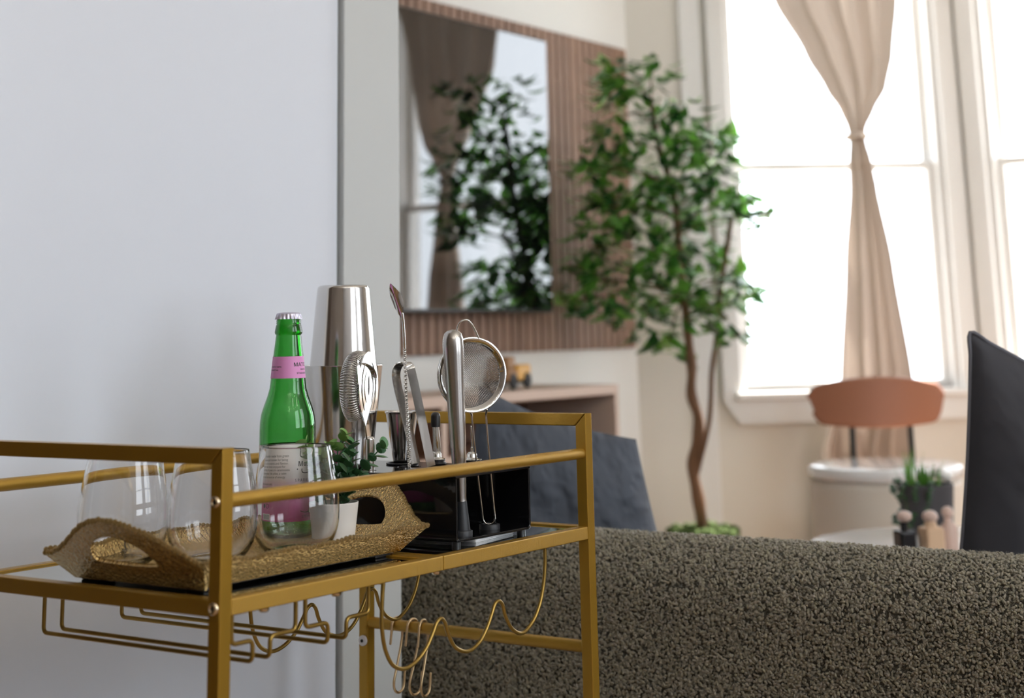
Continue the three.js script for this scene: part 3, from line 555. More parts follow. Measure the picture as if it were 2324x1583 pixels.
// ---------------------------------------------------------------- tray
const TB = MY + 0.0074;                                                   // upper face of the tray's floor
{ const t = thing('serving_tray', 'hammered antique gold tray with beaded rim and arched cut-out handles on the cart', 'tray', [0, MY, 0]);
  const x0 = 0.034, x1 = 0.308, z0 = -0.236, z1 = -0.056, yb = 0.0043, yr = 0.0270, X0 = 0.0125, X1 = 0.3275, Z0 = -0.253, Z1 = -0.032, th = 0.0036;
  part(t, 'felt_base', bx(x0 + 0.002, x1 - 0.002, yb - 0.0012, yb - 0.0001, z0 + 0.002, z1 - 0.002), M.rubber, { label: 'black felt underside' });
  part(t, 'floor_plate', bx(x0 - 0.002, x1 + 0.002, yb, yb + 0.0030, z0 - 0.002, z1 + 0.002, 0.001), M.tray);
  const side = (zb, zr, sg) => {                                          // long side: a flared, slightly wavy wall
    const f = (u, v, o) => { const xb = x0 + (x1 - x0) * u, xr = X0 + (X1 - X0) * u, w = 0.0012 * Math.sin(u * 23) * v + 0.0008 * Math.sin(u * 51 + 1) * v; return [xb + (xr - xb) * v, yb + (yr - yb) * v + w - o * 0.0015, zb + (zr - zb) * v + sg * (o + 0.0022 * Math.sin(v * Math.PI) + w)]; };
    const A = gridGeo(90, 8, (u, v) => f(u, v, 0)), B = gridGeo(90, 8, (u, v) => f(1 - u, v, -th)), top = gridGeo(90, 1, (u, v) => f(u, 1, -th * v)), bot = gridGeo(90, 1, (u, v) => f(u, 0, -th * (1 - v)));
    const gs = [A, B, top, bot]; for (const g of gs) { const U = g.attributes.uv, P = g.attributes.position; for (let i = 0; i < U.count; i++) U.setXY(i, P.getX(i) / 0.30, (P.getY(i) + P.getZ(i) * 0.6) / 0.30); }
    part(t, 'long_side', gs, M.tray);
  };
  side(z1, Z1, 1); side(z0, Z0, -1);
  // end with arched handle: profile along z, q measured up the slope
  const zc = (Z0 + Z1) / 2, half = (Z1 - Z0) / 2, hb = (z1 - z0) / 2, k = Math.hypot(1, (x0 - X0) / (yr - yb)), q = (y) => (y - yb) * k;
  const makeProf = (pn) => { const o = []; for (let i = 0; i <= 44; i++) { const w = -half + 2 * half * i / 44, wp = 0.0155, f = w < wp ? (wp - w) / (wp + half) : (w - wp) / (half - wp), b = Math.pow(Math.max(0, Math.cos(f * Math.PI / 2)), w < wp ? 1.7 : pn); o.push([w, q(yr) + (q(0.0668) - q(yr)) * b + 0.0007 * Math.sin(i * 1.9)]); } return o; };
  for (const [xb, sx, pn] of [[x0, -1, 0.95], [x1, 1, 1.7]]) {
  const prof = makeProf(pn);
  const hs = new THREE.Shape(); hs.moveTo(-hb, 0); for (const [w, y] of prof) hs.lineTo(w, y); hs.lineTo(hb, 0); hs.closePath();
  const hole = new THREE.Path(); hole.moveTo(-0.036, q(0.0255)); hole.bezierCurveTo(-0.044, q(0.034), -0.018, q(0.0525), 0.010, q(0.0525)); hole.bezierCurveTo(0.036, q(0.0525), 0.056, q(0.034), 0.050, q(0.0255)); hole.bezierCurveTo(0.038, q(0.0225), -0.024, q(0.0225), -0.036, q(0.0255)); hs.holes.push(hole);
  const hg = extrude(hs, th, 0.0008, 20); { const U = hg.attributes.uv, P = hg.attributes.position; for (let i = 0; i < U.count; i++) U.setXY(i, P.getX(i) / 0.30, P.getY(i) / 0.30); }
  const beadsIn = (m) => { const o = []; const L = []; for (let i = 1; i < prof.length; i++) L.push(Math.hypot(prof[i][0] - prof[i - 1][0], prof[i][1] - prof[i - 1][1])); const tot = L.reduce((a, b) => a + b, 0), n = Math.round(tot / 0.0054); for (let j = 0; j <= n; j++) { let s = tot * j / n, i = 0; while (i < L.length - 1 && s > L[i]) s -= L[i++]; const f = s / L[i]; o.push(new THREE.SphereGeometry(rr(0.0024, 0.0029), 10, 8).translate(prof[i][0] + (prof[i + 1][0] - prof[i][0]) * f, prof[i][1] + (prof[i + 1][1] - prof[i][1]) * f + 0.0008, th / 2)); } return o; };
    const m = new THREE.Matrix4().makeBasis(V3(0, 0, 1), V3(sx * (x0 - X0) / (yr - yb) / k, 1 / k, 0), V3(-1 / k, sx * (x0 - X0) / (yr - yb) / k, 0)).setPosition(xb + (sx > 0 ? th * 0.5 : th * 0.5), yb, zc);
    part(t, 'handle_end', hg.clone().applyMatrix4(m), M.tray);
    part(t, 'beaded_rim', beadsIn().map((g) => g.applyMatrix4(m)), M.tray, { kind: 'stuff' });
  }
  for (const [Z, sg] of [[Z1, 1], [Z0, -1]]) { const o = []; for (let j = 0; j <= 58; j++) { const u = j / 58, w = 0.0012 * Math.sin(u * 23) + 0.0008 * Math.sin(u * 51 + 1); o.push(new THREE.SphereGeometry(rr(0.0023, 0.0028), 10, 8).translate(X0 + (X1 - X0) * u, yr + w + 0.0016, Z + sg * (w - th / 2))); } part(t, 'beaded_rim', o, M.tray, { kind: 'stuff' }); }
  for (const [x, z] of [[0.05, -0.072], [0.05, -0.218], [0.292, -0.072], [0.292, -0.218]]) part(t, 'foot', bx(x - 0.012, x + 0.012, 0, 0.0034, z - 0.012, z + 0.012, 0.0015), M.rubber);
}

// ---------------------------------------------------------------- glasses, bottle, little plant
{ const prof = [[0, 0.0042], [0.020, 0.0048], [0.030, 0.0085], [0.038, 0.018], [0.0425, 0.030], [0.0438, 0.043], [0.0432, 0.056], [0.0412, 0.072], [0.0382, 0.088], [0.0348, 0.1065], [0.0353, 0.1075], [0.0360, 0.1068], [0.0395, 0.088], [0.0425, 0.072], [0.0445, 0.056], [0.0451, 0.043], [0.0438, 0.029], [0.0392, 0.0155], [0.0315, 0.0052], [0.0240, 0.0012], [0.0215, 0.0], [0.018, 0.0006], [0, 0.0010]];
  const c = new THREE.SplineCurve(prof.map(([a, b]) => new THREE.Vector2(Math.max(0, a), b)));
  const g = thing('stemless_glass', 'empty stemless wine glass at the front right of the tray, before the bottle', 'glass', [0.216, TB + 0.0003, -0.113], 0, 'stemless wine glasses on the tray');
  part(g, 'bowl', new THREE.LatheGeometry(c.getPoints(180).reverse().map((p) => new THREE.Vector2(Math.max(0, p.x), p.y)), 96), M.glass);
  copy(g, [0.1325, TB + 0.0003, -0.1485], 0, 'empty stemless wine glass in the middle of the tray, partly behind the cart post');
  copy(g, [0.0815, TB + 0.0003, -0.2215], 0, 'empty stemless wine glass at the left rear of the tray, behind the arched handle');
}
{ const b = thing('green_bottle', 'green glass bottle with pink neck label and printed front label on the tray', 'bottle', [0.2785, TB + 0.0003, -0.1850]);
  const out = [[0, 0.003], [0.020, 0.0012], [0.0255, 0], [0.0295, 0.002], [0.0306, 0.007], [0.0306, 0.120], [0.0303, 0.128], [0.0290, 0.1365], [0.0262, 0.1455], [0.0228, 0.1545], [0.0202, 0.1635], [0.0190, 0.174], [0.0178, 0.187], [0.0165, 0.199], [0.0150, 0.2110], [0.0141, 0.2185], [0.0137, 0.2205], [0.0137, 0.2212], [0.0150, 0.2222], [0.0154, 0.2240], [0.0152, 0.2256], [0.0141, 0.2312], [0.0134, 0.2322], [0.0134, 0.2332], [0.0140, 0.2340], [0.0133, 0.2350], [0.0139, 0.2362], [0.0130, 0.2375], [0.0126, 0.2420], [0.0118, 0.2428]];
  const inn = [[0.0098, 0.2428], [0.0098, 0.228], [0.0112, 0.2135], [0.0130, 0.199], [0.0146, 0.187], [0.0158, 0.174], [0.0168, 0.1635], [0.0194, 0.1545], [0.0230, 0.1455], [0.0260, 0.1365], [0.0273, 0.128], [0.0276, 0.120], [0.0276, 0.008], [0.024, 0.0055], [0, 0.0075]];
  part(b, 'glass_body', lathe([...out, ...inn], 80), M.bottle);
  // crown cap with fluted skirt
  const cap = gridGeo(126, 10, (u, v) => { const a = u * Math.PI * 2, f = 0.5 + 0.5 * Math.cos(a * 21); let r, y; if (v < 0.5) { r = 0.0132 * (v / 0.5); y = 0.2457 - 0.0012 * Math.pow(v / 0.5, 4); } else { const t = (v - 0.5) / 0.5; r = 0.0132 + t * (0.0006 + 0.0018 * f); y = 0.2445 - 0.0064 * t; } return [r * Math.sin(a), y, r * Math.cos(a)]; });
  const cp = part(b, 'crown_cap', cap, M.capMetal);
  const label = (w, h, draw) => { const c = document.createElement('canvas'); c.width = w; c.height = h; draw(c.getContext('2d'), w, h); const t = new THREE.CanvasTexture(c); t.colorSpace = THREE.SRGBColorSpace; t.magFilter = THREE.LinearFilter; return t; };
  const INK = '#2c2c2e';
  const main = label(1536, 632, (x, w, h) => {
    const g = x.createLinearGradient(0, 0, 0, h); g.addColorStop(0, '#f3f2ef'); g.addColorStop(0.42, '#f1ecec'); g.addColorStop(0.62, '#e6a9cc'); g.addColorStop(0.8, '#d568a8'); g.addColorStop(1, '#c23a8a'); x.fillStyle = g; x.fillRect(0, 0, w, h);
    x.fillStyle = INK; x.strokeStyle = INK; x.textAlign = 'center'; const cx = w / 2;
    x.font = 'bold 60px sans-serif'; x.fillText('Moshi', cx, 172);
    x.lineWidth = 8; x.lineCap = 'round'; x.beginPath(); x.moveTo(cx - 62, 62); x.bezierCurveTo(cx - 78, 112, cx - 20, 100, cx + 4, 78); x.bezierCurveTo(cx + 38, 56, cx + 40, 70, cx + 42, 112); x.stroke();
    x.beginPath(); x.moveTo(cx - 48, 196); x.bezierCurveTo(cx - 56, 232, cx - 20, 236, cx + 30, 226); x.stroke();
    x.beginPath(); x.arc(cx - 92, 196, 6, 0, 7); x.fill();
    x.font = '32px sans-serif'; x.fillText('S P A R K L I N G', cx, 300);
    x.font = 'bold 56px sans-serif'; x.fillText('UJI MATCHA', cx, 364);
    x.fillRect(cx - 190, 388, 380, 4);
    x.font = 'bold 38px sans-serif'; x.fillText('WHITE STRAWBERRY', cx, 440);
    x.font = '30px sans-serif'; x.fillText('275 ml', cx, 600);
    x.lineWidth = 5; x.beginPath(); x.moveTo(cx - 60, 540); x.bezierCurveTo(cx - 20, 560, cx + 30, 560, cx + 50, 530); x.stroke(); x.fillStyle = '#e8e2d8'; x.beginPath(); x.ellipse(cx + 60, 535, 24, 34, 0.5, 0, 7); x.fill(); x.stroke();
    // side panel
    x.fillStyle = INK; x.textAlign = 'left'; const lx = 268; x.font = 'bold 27px sans-serif'; x.fillText('DELICIOUS MOSHI MATCHA', lx - 8, 46);
    x.font = '23px sans-serif'; ['A fine powder made from green', 'tea leaves and known for being', 'rich in antioxidants and flavour.', 'Matcha has been enjoyed for', 'hundreds of years in ceremonies', 'and everyday life alike, a calm', 'and natural source of energy.', '', 'Best served cold.', 'Shake gently before opening', 'and enjoy when chilling.'].forEach((s, i) => x.fillText(s, lx, 92 + i * 29));
    x.lineWidth = 4; for (const [i, j] of [[0, 0], [1, 0], [0, 1], [1, 1]]) { x.beginPath(); x.arc(lx + 70 + i * 48, 440 + j * 56, 18, 0, 7); if (i) x.stroke(); else x.fill(); }
    x.fillStyle = '#f0eef0'; x.fillRect(lx + 40, 560, 110, 60); x.fillStyle = INK; for (let k = 0; k < 22; k++) x.fillRect(lx + 48 + k * 4.4, 566, (k * 7) % 3 + 1, 48);
  });
  const neck = label(1024, 256, (x, w, h) => {
    x.fillStyle = '#dd94cc'; x.fillRect(0, 0, w, h); x.fillStyle = INK; x.textAlign = 'center';
    x.font = 'bold 62px sans-serif'; x.fillText('MATCHA', w / 2, 118); x.font = 'bold 30px sans-serif'; x.fillText('WHITE', w / 2, 164); x.fillText('STRAWBERRY', w / 2, 208);
    x.font = 'bold 25px sans-serif'; x.fillText('MADE WITH 100%', w * 0.155, 130); x.fillText('UJI MATCHA', w * 0.155, 168);
  });
  const lm = std(lin(1, 1, 1), 0.5, 0, { map: main }), nm = std(lin(1, 1, 1), 0.5, 0, { map: neck });
  const facing = Math.atan2(-1.03 - 0.276, 1.0535 + 0.1865) + 0.74;
  const wrap = (rt, rb, y0, y1, span) => new THREE.CylinderGeometry(rt, rb, y1 - y0, 96, 1, true, -span / 2, span).translate(0, (y0 + y1) / 2, 0);
  part(b, 'front_label', wrap(0.0308, 0.0308, 0.0250, 0.1045, Math.PI * 2), lm, { rot: [0, facing, 0], label: 'white to pink printed wrap label' });
  part(b, 'neck_label', wrap(0.01695, 0.01925, 0.1745, 0.1978, Math.PI * 2), nm, { rot: [0, facing + 0.36, 0], label: 'pink printed neck label' });
}
{ const p = thing('mini_plant', 'small faux eucalyptus plant in a white tapered pot at the right end of the tray', 'plant', [0.2865, TB + 0.0003, -0.124]);
  part(p, 'pot', lathe([[0, 0], [0.0205, 0], [0.0215, 0.001], [0.0262, 0.0445], [0.0262, 0.0455], [0.0252, 0.0455], [0.0240, 0.040], [0, 0.039]], 56), M.pot);
  part(p, 'soil', new THREE.CylinderGeometry(0.0238, 0.0238, 0.001, 40).translate(0, 0.0395, 0), M.trunk);
  const leafG = [0.0058, 0.0072, 0.0085].map((r) => gridGeo(10, 6, (u, v) => { const a = u * Math.PI * 2, q = v; const x = r * 0.92 * q * Math.sin(a), y = r * (1 - q * Math.cos(a)) * 1.02; return [x, y, 0.25 * x * x / r + 0.10 * (y - r) * (y - r) / r]; }));
  const rt = V3(0.58, 0, 0.815), fw = V3(0.815, 0, -0.58);                  // across and away, as the sprigs spread
  const stems = [[[-0.002, 0.04, 0], [0.006, 0.075, 0], [0.004, 0.105, 0.0], [0.010, 0.121, 0]], [[0.004, 0.04, 0], [0.016, 0.066, -0.004], [0.034, 0.088, -0.006], [0.051, 0.107, -0.006]], [[-0.006, 0.04, 0.002], [-0.014, 0.075, 0.004], [-0.024, 0.098, 0.005], [-0.0315, 0.1115, 0.005]], [[0.006, 0.04, 0], [0.012, 0.065, -0.008], [0.018, 0.09, -0.012], [0.020, 0.098, -0.012]], [[0, 0.04, 0.008], [-0.004, 0.062, 0.012], [-0.010, 0.086, 0.013], [-0.012, 0.096, 0.014]], [[0.008, 0.04, -0.006], [0.014, 0.06, -0.012], [0.022, 0.07, -0.014], [0.030, 0.072, -0.014]], [[-0.008, 0.04, -0.004], [-0.014, 0.055, -0.004], [-0.017, 0.072, -0.004], [-0.018, 0.082, -0.004]], [[0.002, 0.04, 0.01], [0.008, 0.05, 0.016], [0.013, 0.058, 0.018], [0.016, 0.064, 0.018]], [[0.002, 0.04, -0.004], [0.0, 0.07, -0.008], [-0.006, 0.095, -0.010], [-0.004, 0.110, -0.010]], [[0.003, 0.04, 0.004], [0.012, 0.072, 0.006], [0.014, 0.098, 0.006], [0.017, 0.111, 0.006]]];
  const stemG = [];
  stems.forEach((st, si) => {
    const P = st.map(([a, y, f]) => V3(0, 0.04 + (y - 0.04) * 0.90, 0).addScaledVector(rt, a).addScaledVector(fw, f)), c = new THREE.CatmullRomCurve3(P), L = c.getLength();
    stemG.push(new THREE.TubeGeometry(c, 16, 0.0008, 6));
    const n = Math.max(3, Math.round(L / 0.0070)), base = rr(0, 3);
    for (let k = 0; k <= n; k++) {
      const t = 0.16 + 0.84 * k / n, q = c.getPointAt(t), tan = c.getTangentAt(t);
      for (const s of k === n ? [0, 1, 2] : [0, 1]) {
        const az = base + k * 1.57 + s * (k === n ? 2.1 : Math.PI), side = V3(Math.cos(az), 0.0, Math.sin(az)); side.addScaledVector(tan, -side.dot(tan)).normalize();
        const dir = side.clone().multiplyScalar(0.8).addScaledVector(tan, rr(0.45, 0.85)).normalize(), nz = tan.clone().addScaledVector(dir, -tan.dot(dir)).normalize(), xx = dir.clone().cross(nz);
        const m = part(p, 'leaf', leafG[(k + s + si) % 3], eucMats[t > 0.86 && si < 1 ? 0 : t > 0.7 && si % 2 === 0 ? 0 : 1 + ((k + si) % 2)]);
        m.quaternion.setFromRotationMatrix(new THREE.Matrix4().makeBasis(xx, dir, nz)); m.position.copy(q); m.scale.setScalar(rr(0.75, 0.98) * (k === n ? 0.85 : 1));
      }
    }
  });
  part(p, 'stems', stemG, eucMats[2]);
}

// ---------------------------------------------------------------- bar tool stand and cards under it
const ST0 = CH - 0.1266, ST1 = CH - 0.0565;                               // underside and top of the stand
const topHoles = [[0.4125, -0.183, 0.0085], [0.430, -0.063, 0.0125], [0.478, -0.0645, 0.017], [0.508, -0.1585, 0.0], [0.473, -0.172, 0.014]].filter((h) => h[2] > 0);
{ const x0 = 0.393, x1 = 0.535, z0 = -0.290, z1 = -0.041, th = 0.003;
  const s = thing('bar_tool_stand', 'glossy black open ended stand holding steel bar tools on the right half of the cart', 'tool stand', [0, 0, 0]);
  s.position.set((x0 + x1) / 2, ST0, (z0 + z1) / 2);
  const O = (g) => g.translate(-(x0 + x1) / 2, -ST0, -(z0 + z1) / 2);
  const u = new THREE.Shape(), r = 0.006; u.moveTo(x0, ST1 - 0.0032); u.lineTo(x0, ST0 + r); u.quadraticCurveTo(x0, ST0, x0 + r, ST0); u.lineTo(x1 - r, ST0); u.quadraticCurveTo(x1, ST0, x1, ST0 + r); u.lineTo(x1, ST1 - 0.0032); u.lineTo(x1 - th, ST1 - 0.0032); u.lineTo(x1 - th, ST0 + r); u.quadraticCurveTo(x1 - th, ST0 + th, x1 - r, ST0 + th); u.lineTo(x0 + r, ST0 + th); u.quadraticCurveTo(x0 + th, ST0 + th, x0 + th, ST0 + r); u.lineTo(x0 + th, ST1 - 0.0032); u.closePath();
  part(s, 'body', O(extrude(u, z1 - z0, 0.0008, 10).translate(0, 0, z0)), M.black);
  const tp = poly([[x0, z0], [x1, z0], [x1, z1], [x0, z1]]);
  for (const [hx, hz, hr] of topHoles) { const c = new THREE.Path(); c.absarc(hx, hz, hr, 0, Math.PI * 2, true); tp.holes.push(c); }
  part(s, 'top_plate', O(extrude(tp, 0.003, 0.0008, 28).rotateX(Math.PI / 2).translate(0, ST1, 0)), M.black);
  for (const [x, z] of [[x0 + 0.007, z1 - 0.006], [x1 - 0.012, z1 - 0.006], [x0 + 0.012, z0 + 0.012], [x1 - 0.014, z0 + 0.012]]) part(s, 'foot', O(new THREE.CylinderGeometry(0.005, 0.005, ST0 - MY + 0.0006, 20).translate(x, (ST0 + MY) / 2 + 0.0003, z)), M.rubber);
  for (const [x, z, q] of [[0.430, -0.0625, 0.0125], [0.4925, -0.0695, 0.012], [0.474, -0.172, 0.009]]) part(s, 'tool_seat', O(lathe([[q, 0], [q, 0.005], [q - 0.002, 0.006], [q - 0.003, 0.006], [q - 0.003, 0.0005]], 32).translate(x, ST0 + th, z)), M.blackMatte);
}
{ const base = [0.4285, MY + 0.0002, -0.0412];
  const c = thing('recipe_card', '', 'card', base, 0.13, 'white cards stacked under the black stand');
  part(c, 'sheet', bx(0, 0.088, 0, 0.00042, -0.125, 0, 0.00015), M.paper);
  const nth = ['lowest', 'second', 'third', 'fourth', 'fifth', 'sixth', 'seventh'];
  c.userData.label = 'lowest white card in the stack under the black tool stand';
  for (let i = 1; i < 7; i++) copy(c, [base[0] + rr(-0.0008, 0.0008), base[1] + i * 0.00047, base[2] + rr(-0.0008, 0.0008)], 0.13 + rr(-0.012, 0.012), i === 6 ? 'topmost white card in the stack under the black tool stand' : nth[i] + ' white card from the mirror in the stack under the black tool stand');
}

// ---------------------------------------------------------------- bar tools
{ const t = thing('cocktail_shaker', 'two-piece steel cocktail shaker, small tin upside down in the big one', 'shaker', [0.437, ST1, -0.2445]);
  part(t, 'large_tin', lathe([[0, 0.0008], [0.031, 0], [0.0335, 0.002], [0.0348, 0.006], [0.0475, 0.1170], [0.0480, 0.1182], [0.0474, 0.1186], [0.0466, 0.1178], [0.034, 0.007], [0.031, 0.0035], [0, 0.0035]], 96), M.steel);
  part(t, 'small_tin', lathe([[0.0422, 0.085], [0.0432, 0.085], [0.0402, 0.117], [0.0318, 0.2085], [0.0308, 0.2115], [0.0285, 0.2128], [0, 0.2128]], 96), M.steel);
}
{ const s = thing('hawthorne_strainer', 'steel cocktail strainer with a coiled spring and slotted plate standing in the black stand', 'strainer', [0.425, ST1, -0.1855], 0);
  const a = V3(0.927, 0, -0.3746), n = V3(0.3746, 0, 0.927), m = new THREE.Matrix4().makeBasis(a, V3(0, 1, 0), n).setPosition(-0.014, 0.0, 0.002);
  const ap = (g) => g.applyMatrix4(m), cy = 0.0935;                         // disc centre above the stand
  const rx = 0.0345, ry = 0.0405, sh = new THREE.Shape(), ell = (k, a) => [rx * k * Math.cos(a), cy + ry * k * Math.sin(a)];
  for (let i = 0; i <= 44; i++) { const q = ell(1, -Math.PI / 2 + 0.62 + (Math.PI * 2 - 1.24) * i / 44); i ? sh.lineTo(...q) : sh.moveTo(...q); }
  sh.quadraticCurveTo(-0.010, 0.050, -0.0045, 0.034); sh.lineTo(0.0045, 0.034); sh.quadraticCurveTo(0.010, 0.050, ...ell(1, -Math.PI / 2 + 0.62)); sh.closePath();
  const slot = (k1, k2, a0, a1) => { const p = new THREE.Path(), n = 14; for (let i = 0; i <= n; i++) { const q = ell(k1, a0 + (a1 - a0) * i / n); i ? p.lineTo(...q) : p.moveTo(...q); } for (let i = n; i >= 0; i--) p.lineTo(...ell(k2 + (k1 - k2) * 0.75 * Math.pow(Math.abs(2 * i / n - 1), 3), a0 + (a1 - a0) * i / n)); p.closePath(); sh.holes.push(p); };
  slot(0.78, 0.67, -1.0, 1.15); slot(0.78, 0.67, 2.0, 4.15); slot(0.50, 0.42, -1.05, 1.1); slot(0.50, 0.42, 2.04, 4.2);
  const ce = new THREE.Path(); ce.absellipse(0, cy + 0.002, 0.0026, 0.0115, 0, Math.PI * 2, true); sh.holes.push(ce);
  part(s, 'plate', ap(extrude(sh, 0.0016, 0.0004, 24)), M.chrome);
  part(s, 'ear', ap(extrude(poly([[-0.0285, cy + 0.020], [-0.040, cy + 0.033], [-0.0425, cy + 0.024], [-0.0385, cy + 0.006], [-0.0335, cy + 0.002]]), 0.0016, 0.0004).translate(0, 0, 0.0002)), M.chrome);
  const pts = [], N = 70, R = 0.0305, r = 0.0112; for (let i = 0; i <= N * 14; i++) { const t = i / (N * 14), A = -Math.PI / 2 + 0.42 + t * (Math.PI * 2 - 0.84), B = t * N * Math.PI * 2; pts.push([(R + r * Math.cos(B)) * Math.cos(A), cy + (R + r * Math.cos(B)) * Math.sin(A), -0.0118 + r * Math.sin(B)]); }
  part(s, 'spring', ap(wire(pts, 0.00075, { n: N * 14, sides: 6 })), M.chrome);
  part(s, 'handle', lathe([[0, -0.052], [0.0060, -0.0515], [0.0067, -0.05], [0.0067, 0.0345], [0.0061, 0.0372], [0.004, 0.038], [0, 0.038]], 32).translate(-0.0125, 0, 0.0025), M.steel);
}
{ const s = thing('bar_spoon', 'long twisted steel bar spoon leaning among the tools, the tallest of them', 'spoon', [0.4735, ST1, -0.172]);
  const O = (p) => [p[0] - 0.4735, p[1] - ST1, p[2] + 0.172];
  const P = new THREE.CatmullRomCurve3([[0.4785, 0.790, -0.1722], [0.4735, 0.8135, -0.172], [0.4685, 0.8581, -0.1695], [0.461, 0.9043, -0.1667], [0.4514, 0.9555, -0.1605], [0.4452, 0.9859, -0.1578], [0.4440, 0.991, -0.1578]].map((p) => V3(...O(p))));
  const tw = (t0, t1, n, turns, w, th) => { const pts = [], ws = []; for (let i = 0; i <= n; i++) { const t = t0 + (t1 - t0) * i / n, q = P.getPointAt(t), an = turns * Math.PI * 2 * i / n; pts.push(q.toArray()); ws.push([Math.cos(an), 0, Math.sin(an)]); } return strip(pts, ws, w, th); };
  part(s, 'twisted_stem', tw(0, 0.80, 340, 17, 0.0034, 0.0023), M.chrome);
  const e = []; for (let i = 0; i <= 14; i++) e.push(P.getPointAt(0.79 + 0.21 * i / 14).toArray());
  part(s, 'stem', wire(e, 0.0015, { n: 20 }), M.chrome);
  // bowl at the top, bent back
  const b0 = V3(...O([0.4448, 0.984, -0.1578])), b1 = V3(...O([0.4296, 1.0252, -0.1650])), ax = b1.clone().sub(b0), Lb = ax.length(); ax.normalize();
  const acr = V3(0.30, 0, 0.95), nn = ax.clone().cross(acr).normalize(); acr.copy(nn).cross(ax).normalize();
  const bowl = (o) => gridGeo(18, 24, (u, v) => { const w = 0.0070 * Math.sin(Math.PI * Math.pow(v * 0.955 + 0.03, 1.15)), x = (2 * u - 1) * w, d = -0.0045 * Math.sin(Math.PI * v) * (1 - (x / 0.0085) ** 2) + 0.006 * Math.sin(Math.PI * v * 0.9) + o; const p = b0.clone().addScaledVector(ax, v * Lb).addScaledVector(acr, x).addScaledVector(nn, d); return p.toArray(); });
  const rim = bowl(0), bk = bowl(0.0009); part(s, 'bowl', [rim, bk], M.chrome);
}
{ const t = thing('ice_tongs', 'bent steel ice tongs resting upside down in the black stand', 'tongs', [0.486, ST1, -0.172]);
  const B = V3(0.4765, ST1, -0.1735), sd = V3(-0.12, 0, 0.99), rt = V3(0.58, 0, 0.815);
  const P = (px, y) => { const q = px / 1900; const o = B.clone().addScaledVector(sd, q * 1.30); return [o.x - 0.486 + (y > 0 ? -0.13 * y : 0) + 0.008, y, o.z + 0.172 + 0.012 * y]; };
  const pts = filleted([P(4, 0.003), P(-8, 0.045), P(-26, 0.088), P(-30, 0.1065), P(-22, 0.1165), P(-4, 0.121), P(8, 0.117), P(13, 0.104), P(26, 0.06), P(42, 0.0008)], 0.008, 6).map((p) => p.toArray());
  part(t, 'strip', strip(pts, [0.80, 0, 0.60], 0.0105, 0.0011), M.steel);
}
{ const j = thing('jigger', 'small tapered steel jigger cup standing on the black stand behind the tongs', 'jigger', [0.500, ST1, -0.2048]);
  part(j, 'cup', lathe([[0, 0.0005], [0.0095, 0], [0.0105, 0.001], [0.0196, 0.059], [0.0206, 0.0602], [0.0212, 0.0612], [0.0206, 0.0622], [0.0192, 0.0618], [0.0186, 0.059], [0.0096, 0.003], [0, 0.003]], 64), M.steel);
  part(j, 'rubber_ring', new THREE.TorusGeometry(0.0185, 0.0011, 8, 48).scale(1, 1, 1).rotateX(Math.PI / 2).translate(0, 0.0011, 0), M.rubber);
}
{ const p = thing('pour_spout', 'steel bottle pourer with a black cap standing behind the muddler', 'pourer', [0.508, ST1, -0.1585]);
  part(p, 'stopper', lathe([[0, 0], [0.0105, 0], [0.0118, 0.0012], [0.0118, 0.0026], [0.0100, 0.0030], [0.0100, 0.0044], [0.011, 0.0050], [0.0095, 0.0062], [0, 0.0062]], 40), M.rubber);
  part(p, 'base', lathe([[0, 0.0060], [0.0112, 0.0060], [0.0115, 0.0068], [0.0070, 0.0078], [0.0058, 0.0095], [0.0060, 0.0125], [0.0042, 0.0150], [0, 0.0155]], 40), M.chrome);
  part(p, 'tube', wire([[0, 0.012, 0], [-0.0002, 0.028, 0], [-0.0008, 0.050, 0]], 0.0036, { sides: 18 }), M.chrome);
  part(p, 'air_tube', wire([[0.006, 0.008, 0.002], [0.0048, 0.03, 0.001], [0.0034, 0.044, 0]], 0.0010, {}), M.chrome);
  part(p, 'cap', lathe([[0, 0.0610], [0.0030, 0.0606], [0.0050, 0.0588], [0.0057, 0.0560], [0.0057, 0.0440], [0.0052, 0.0436], [0, 0.0436]], 32).translate(-0.0008, 0, 0), M.rubber, { label: 'black rubber cap' });
  copy(p, [0.517, ST1, -0.112], 0.8, 'second bottle pourer on the stand, almost hidden between the muddler and the mesh strainer');
}
scene.children.filter((o) => o.name === 'pour_spout_001').forEach((o) => { for (const c of [...o.children]) if (c.name === 'cap' || c.name === 'tube') o.remove(c); o.add((() => { const m = shadow(new THREE.Mesh(wire([[0, 0.012, 0], [0, 0.020, 0]], 0.0011), M.chrome)); m.name = 'tube'; return m; })()); });
{ const m = thing('muddler', 'long brushed steel muddler with a rounded top and black foot in the stand', 'muddler', [0.430, ST0 + 0.0036, -0.061]);
  m.rotation.set(-0.027, 0, 0.027);
  part(m, 'handle', lathe([[0.0066, 0.036], [0.0064, 0.040], [0.0080, 0.075], [0.0092, 0.105], [0.0099, 0.135], [0.0108, 0.170], [0.0121, 0.196], [0.0124, 0.205], [0.0119, 0.213], [0.0098, 0.2195], [0.006, 0.2228], [0, 0.2238]], 64), M.steelBrushed);
  part(m, 'foot', lathe([[0, 0.0002], [0.0088, 0.0002], [0.0094, 0.001], [0.0092, 0.004], [0.0066, 0.036], [0, 0.036]], 48), M.blackMatte, { label: 'black nylon foot' });
}
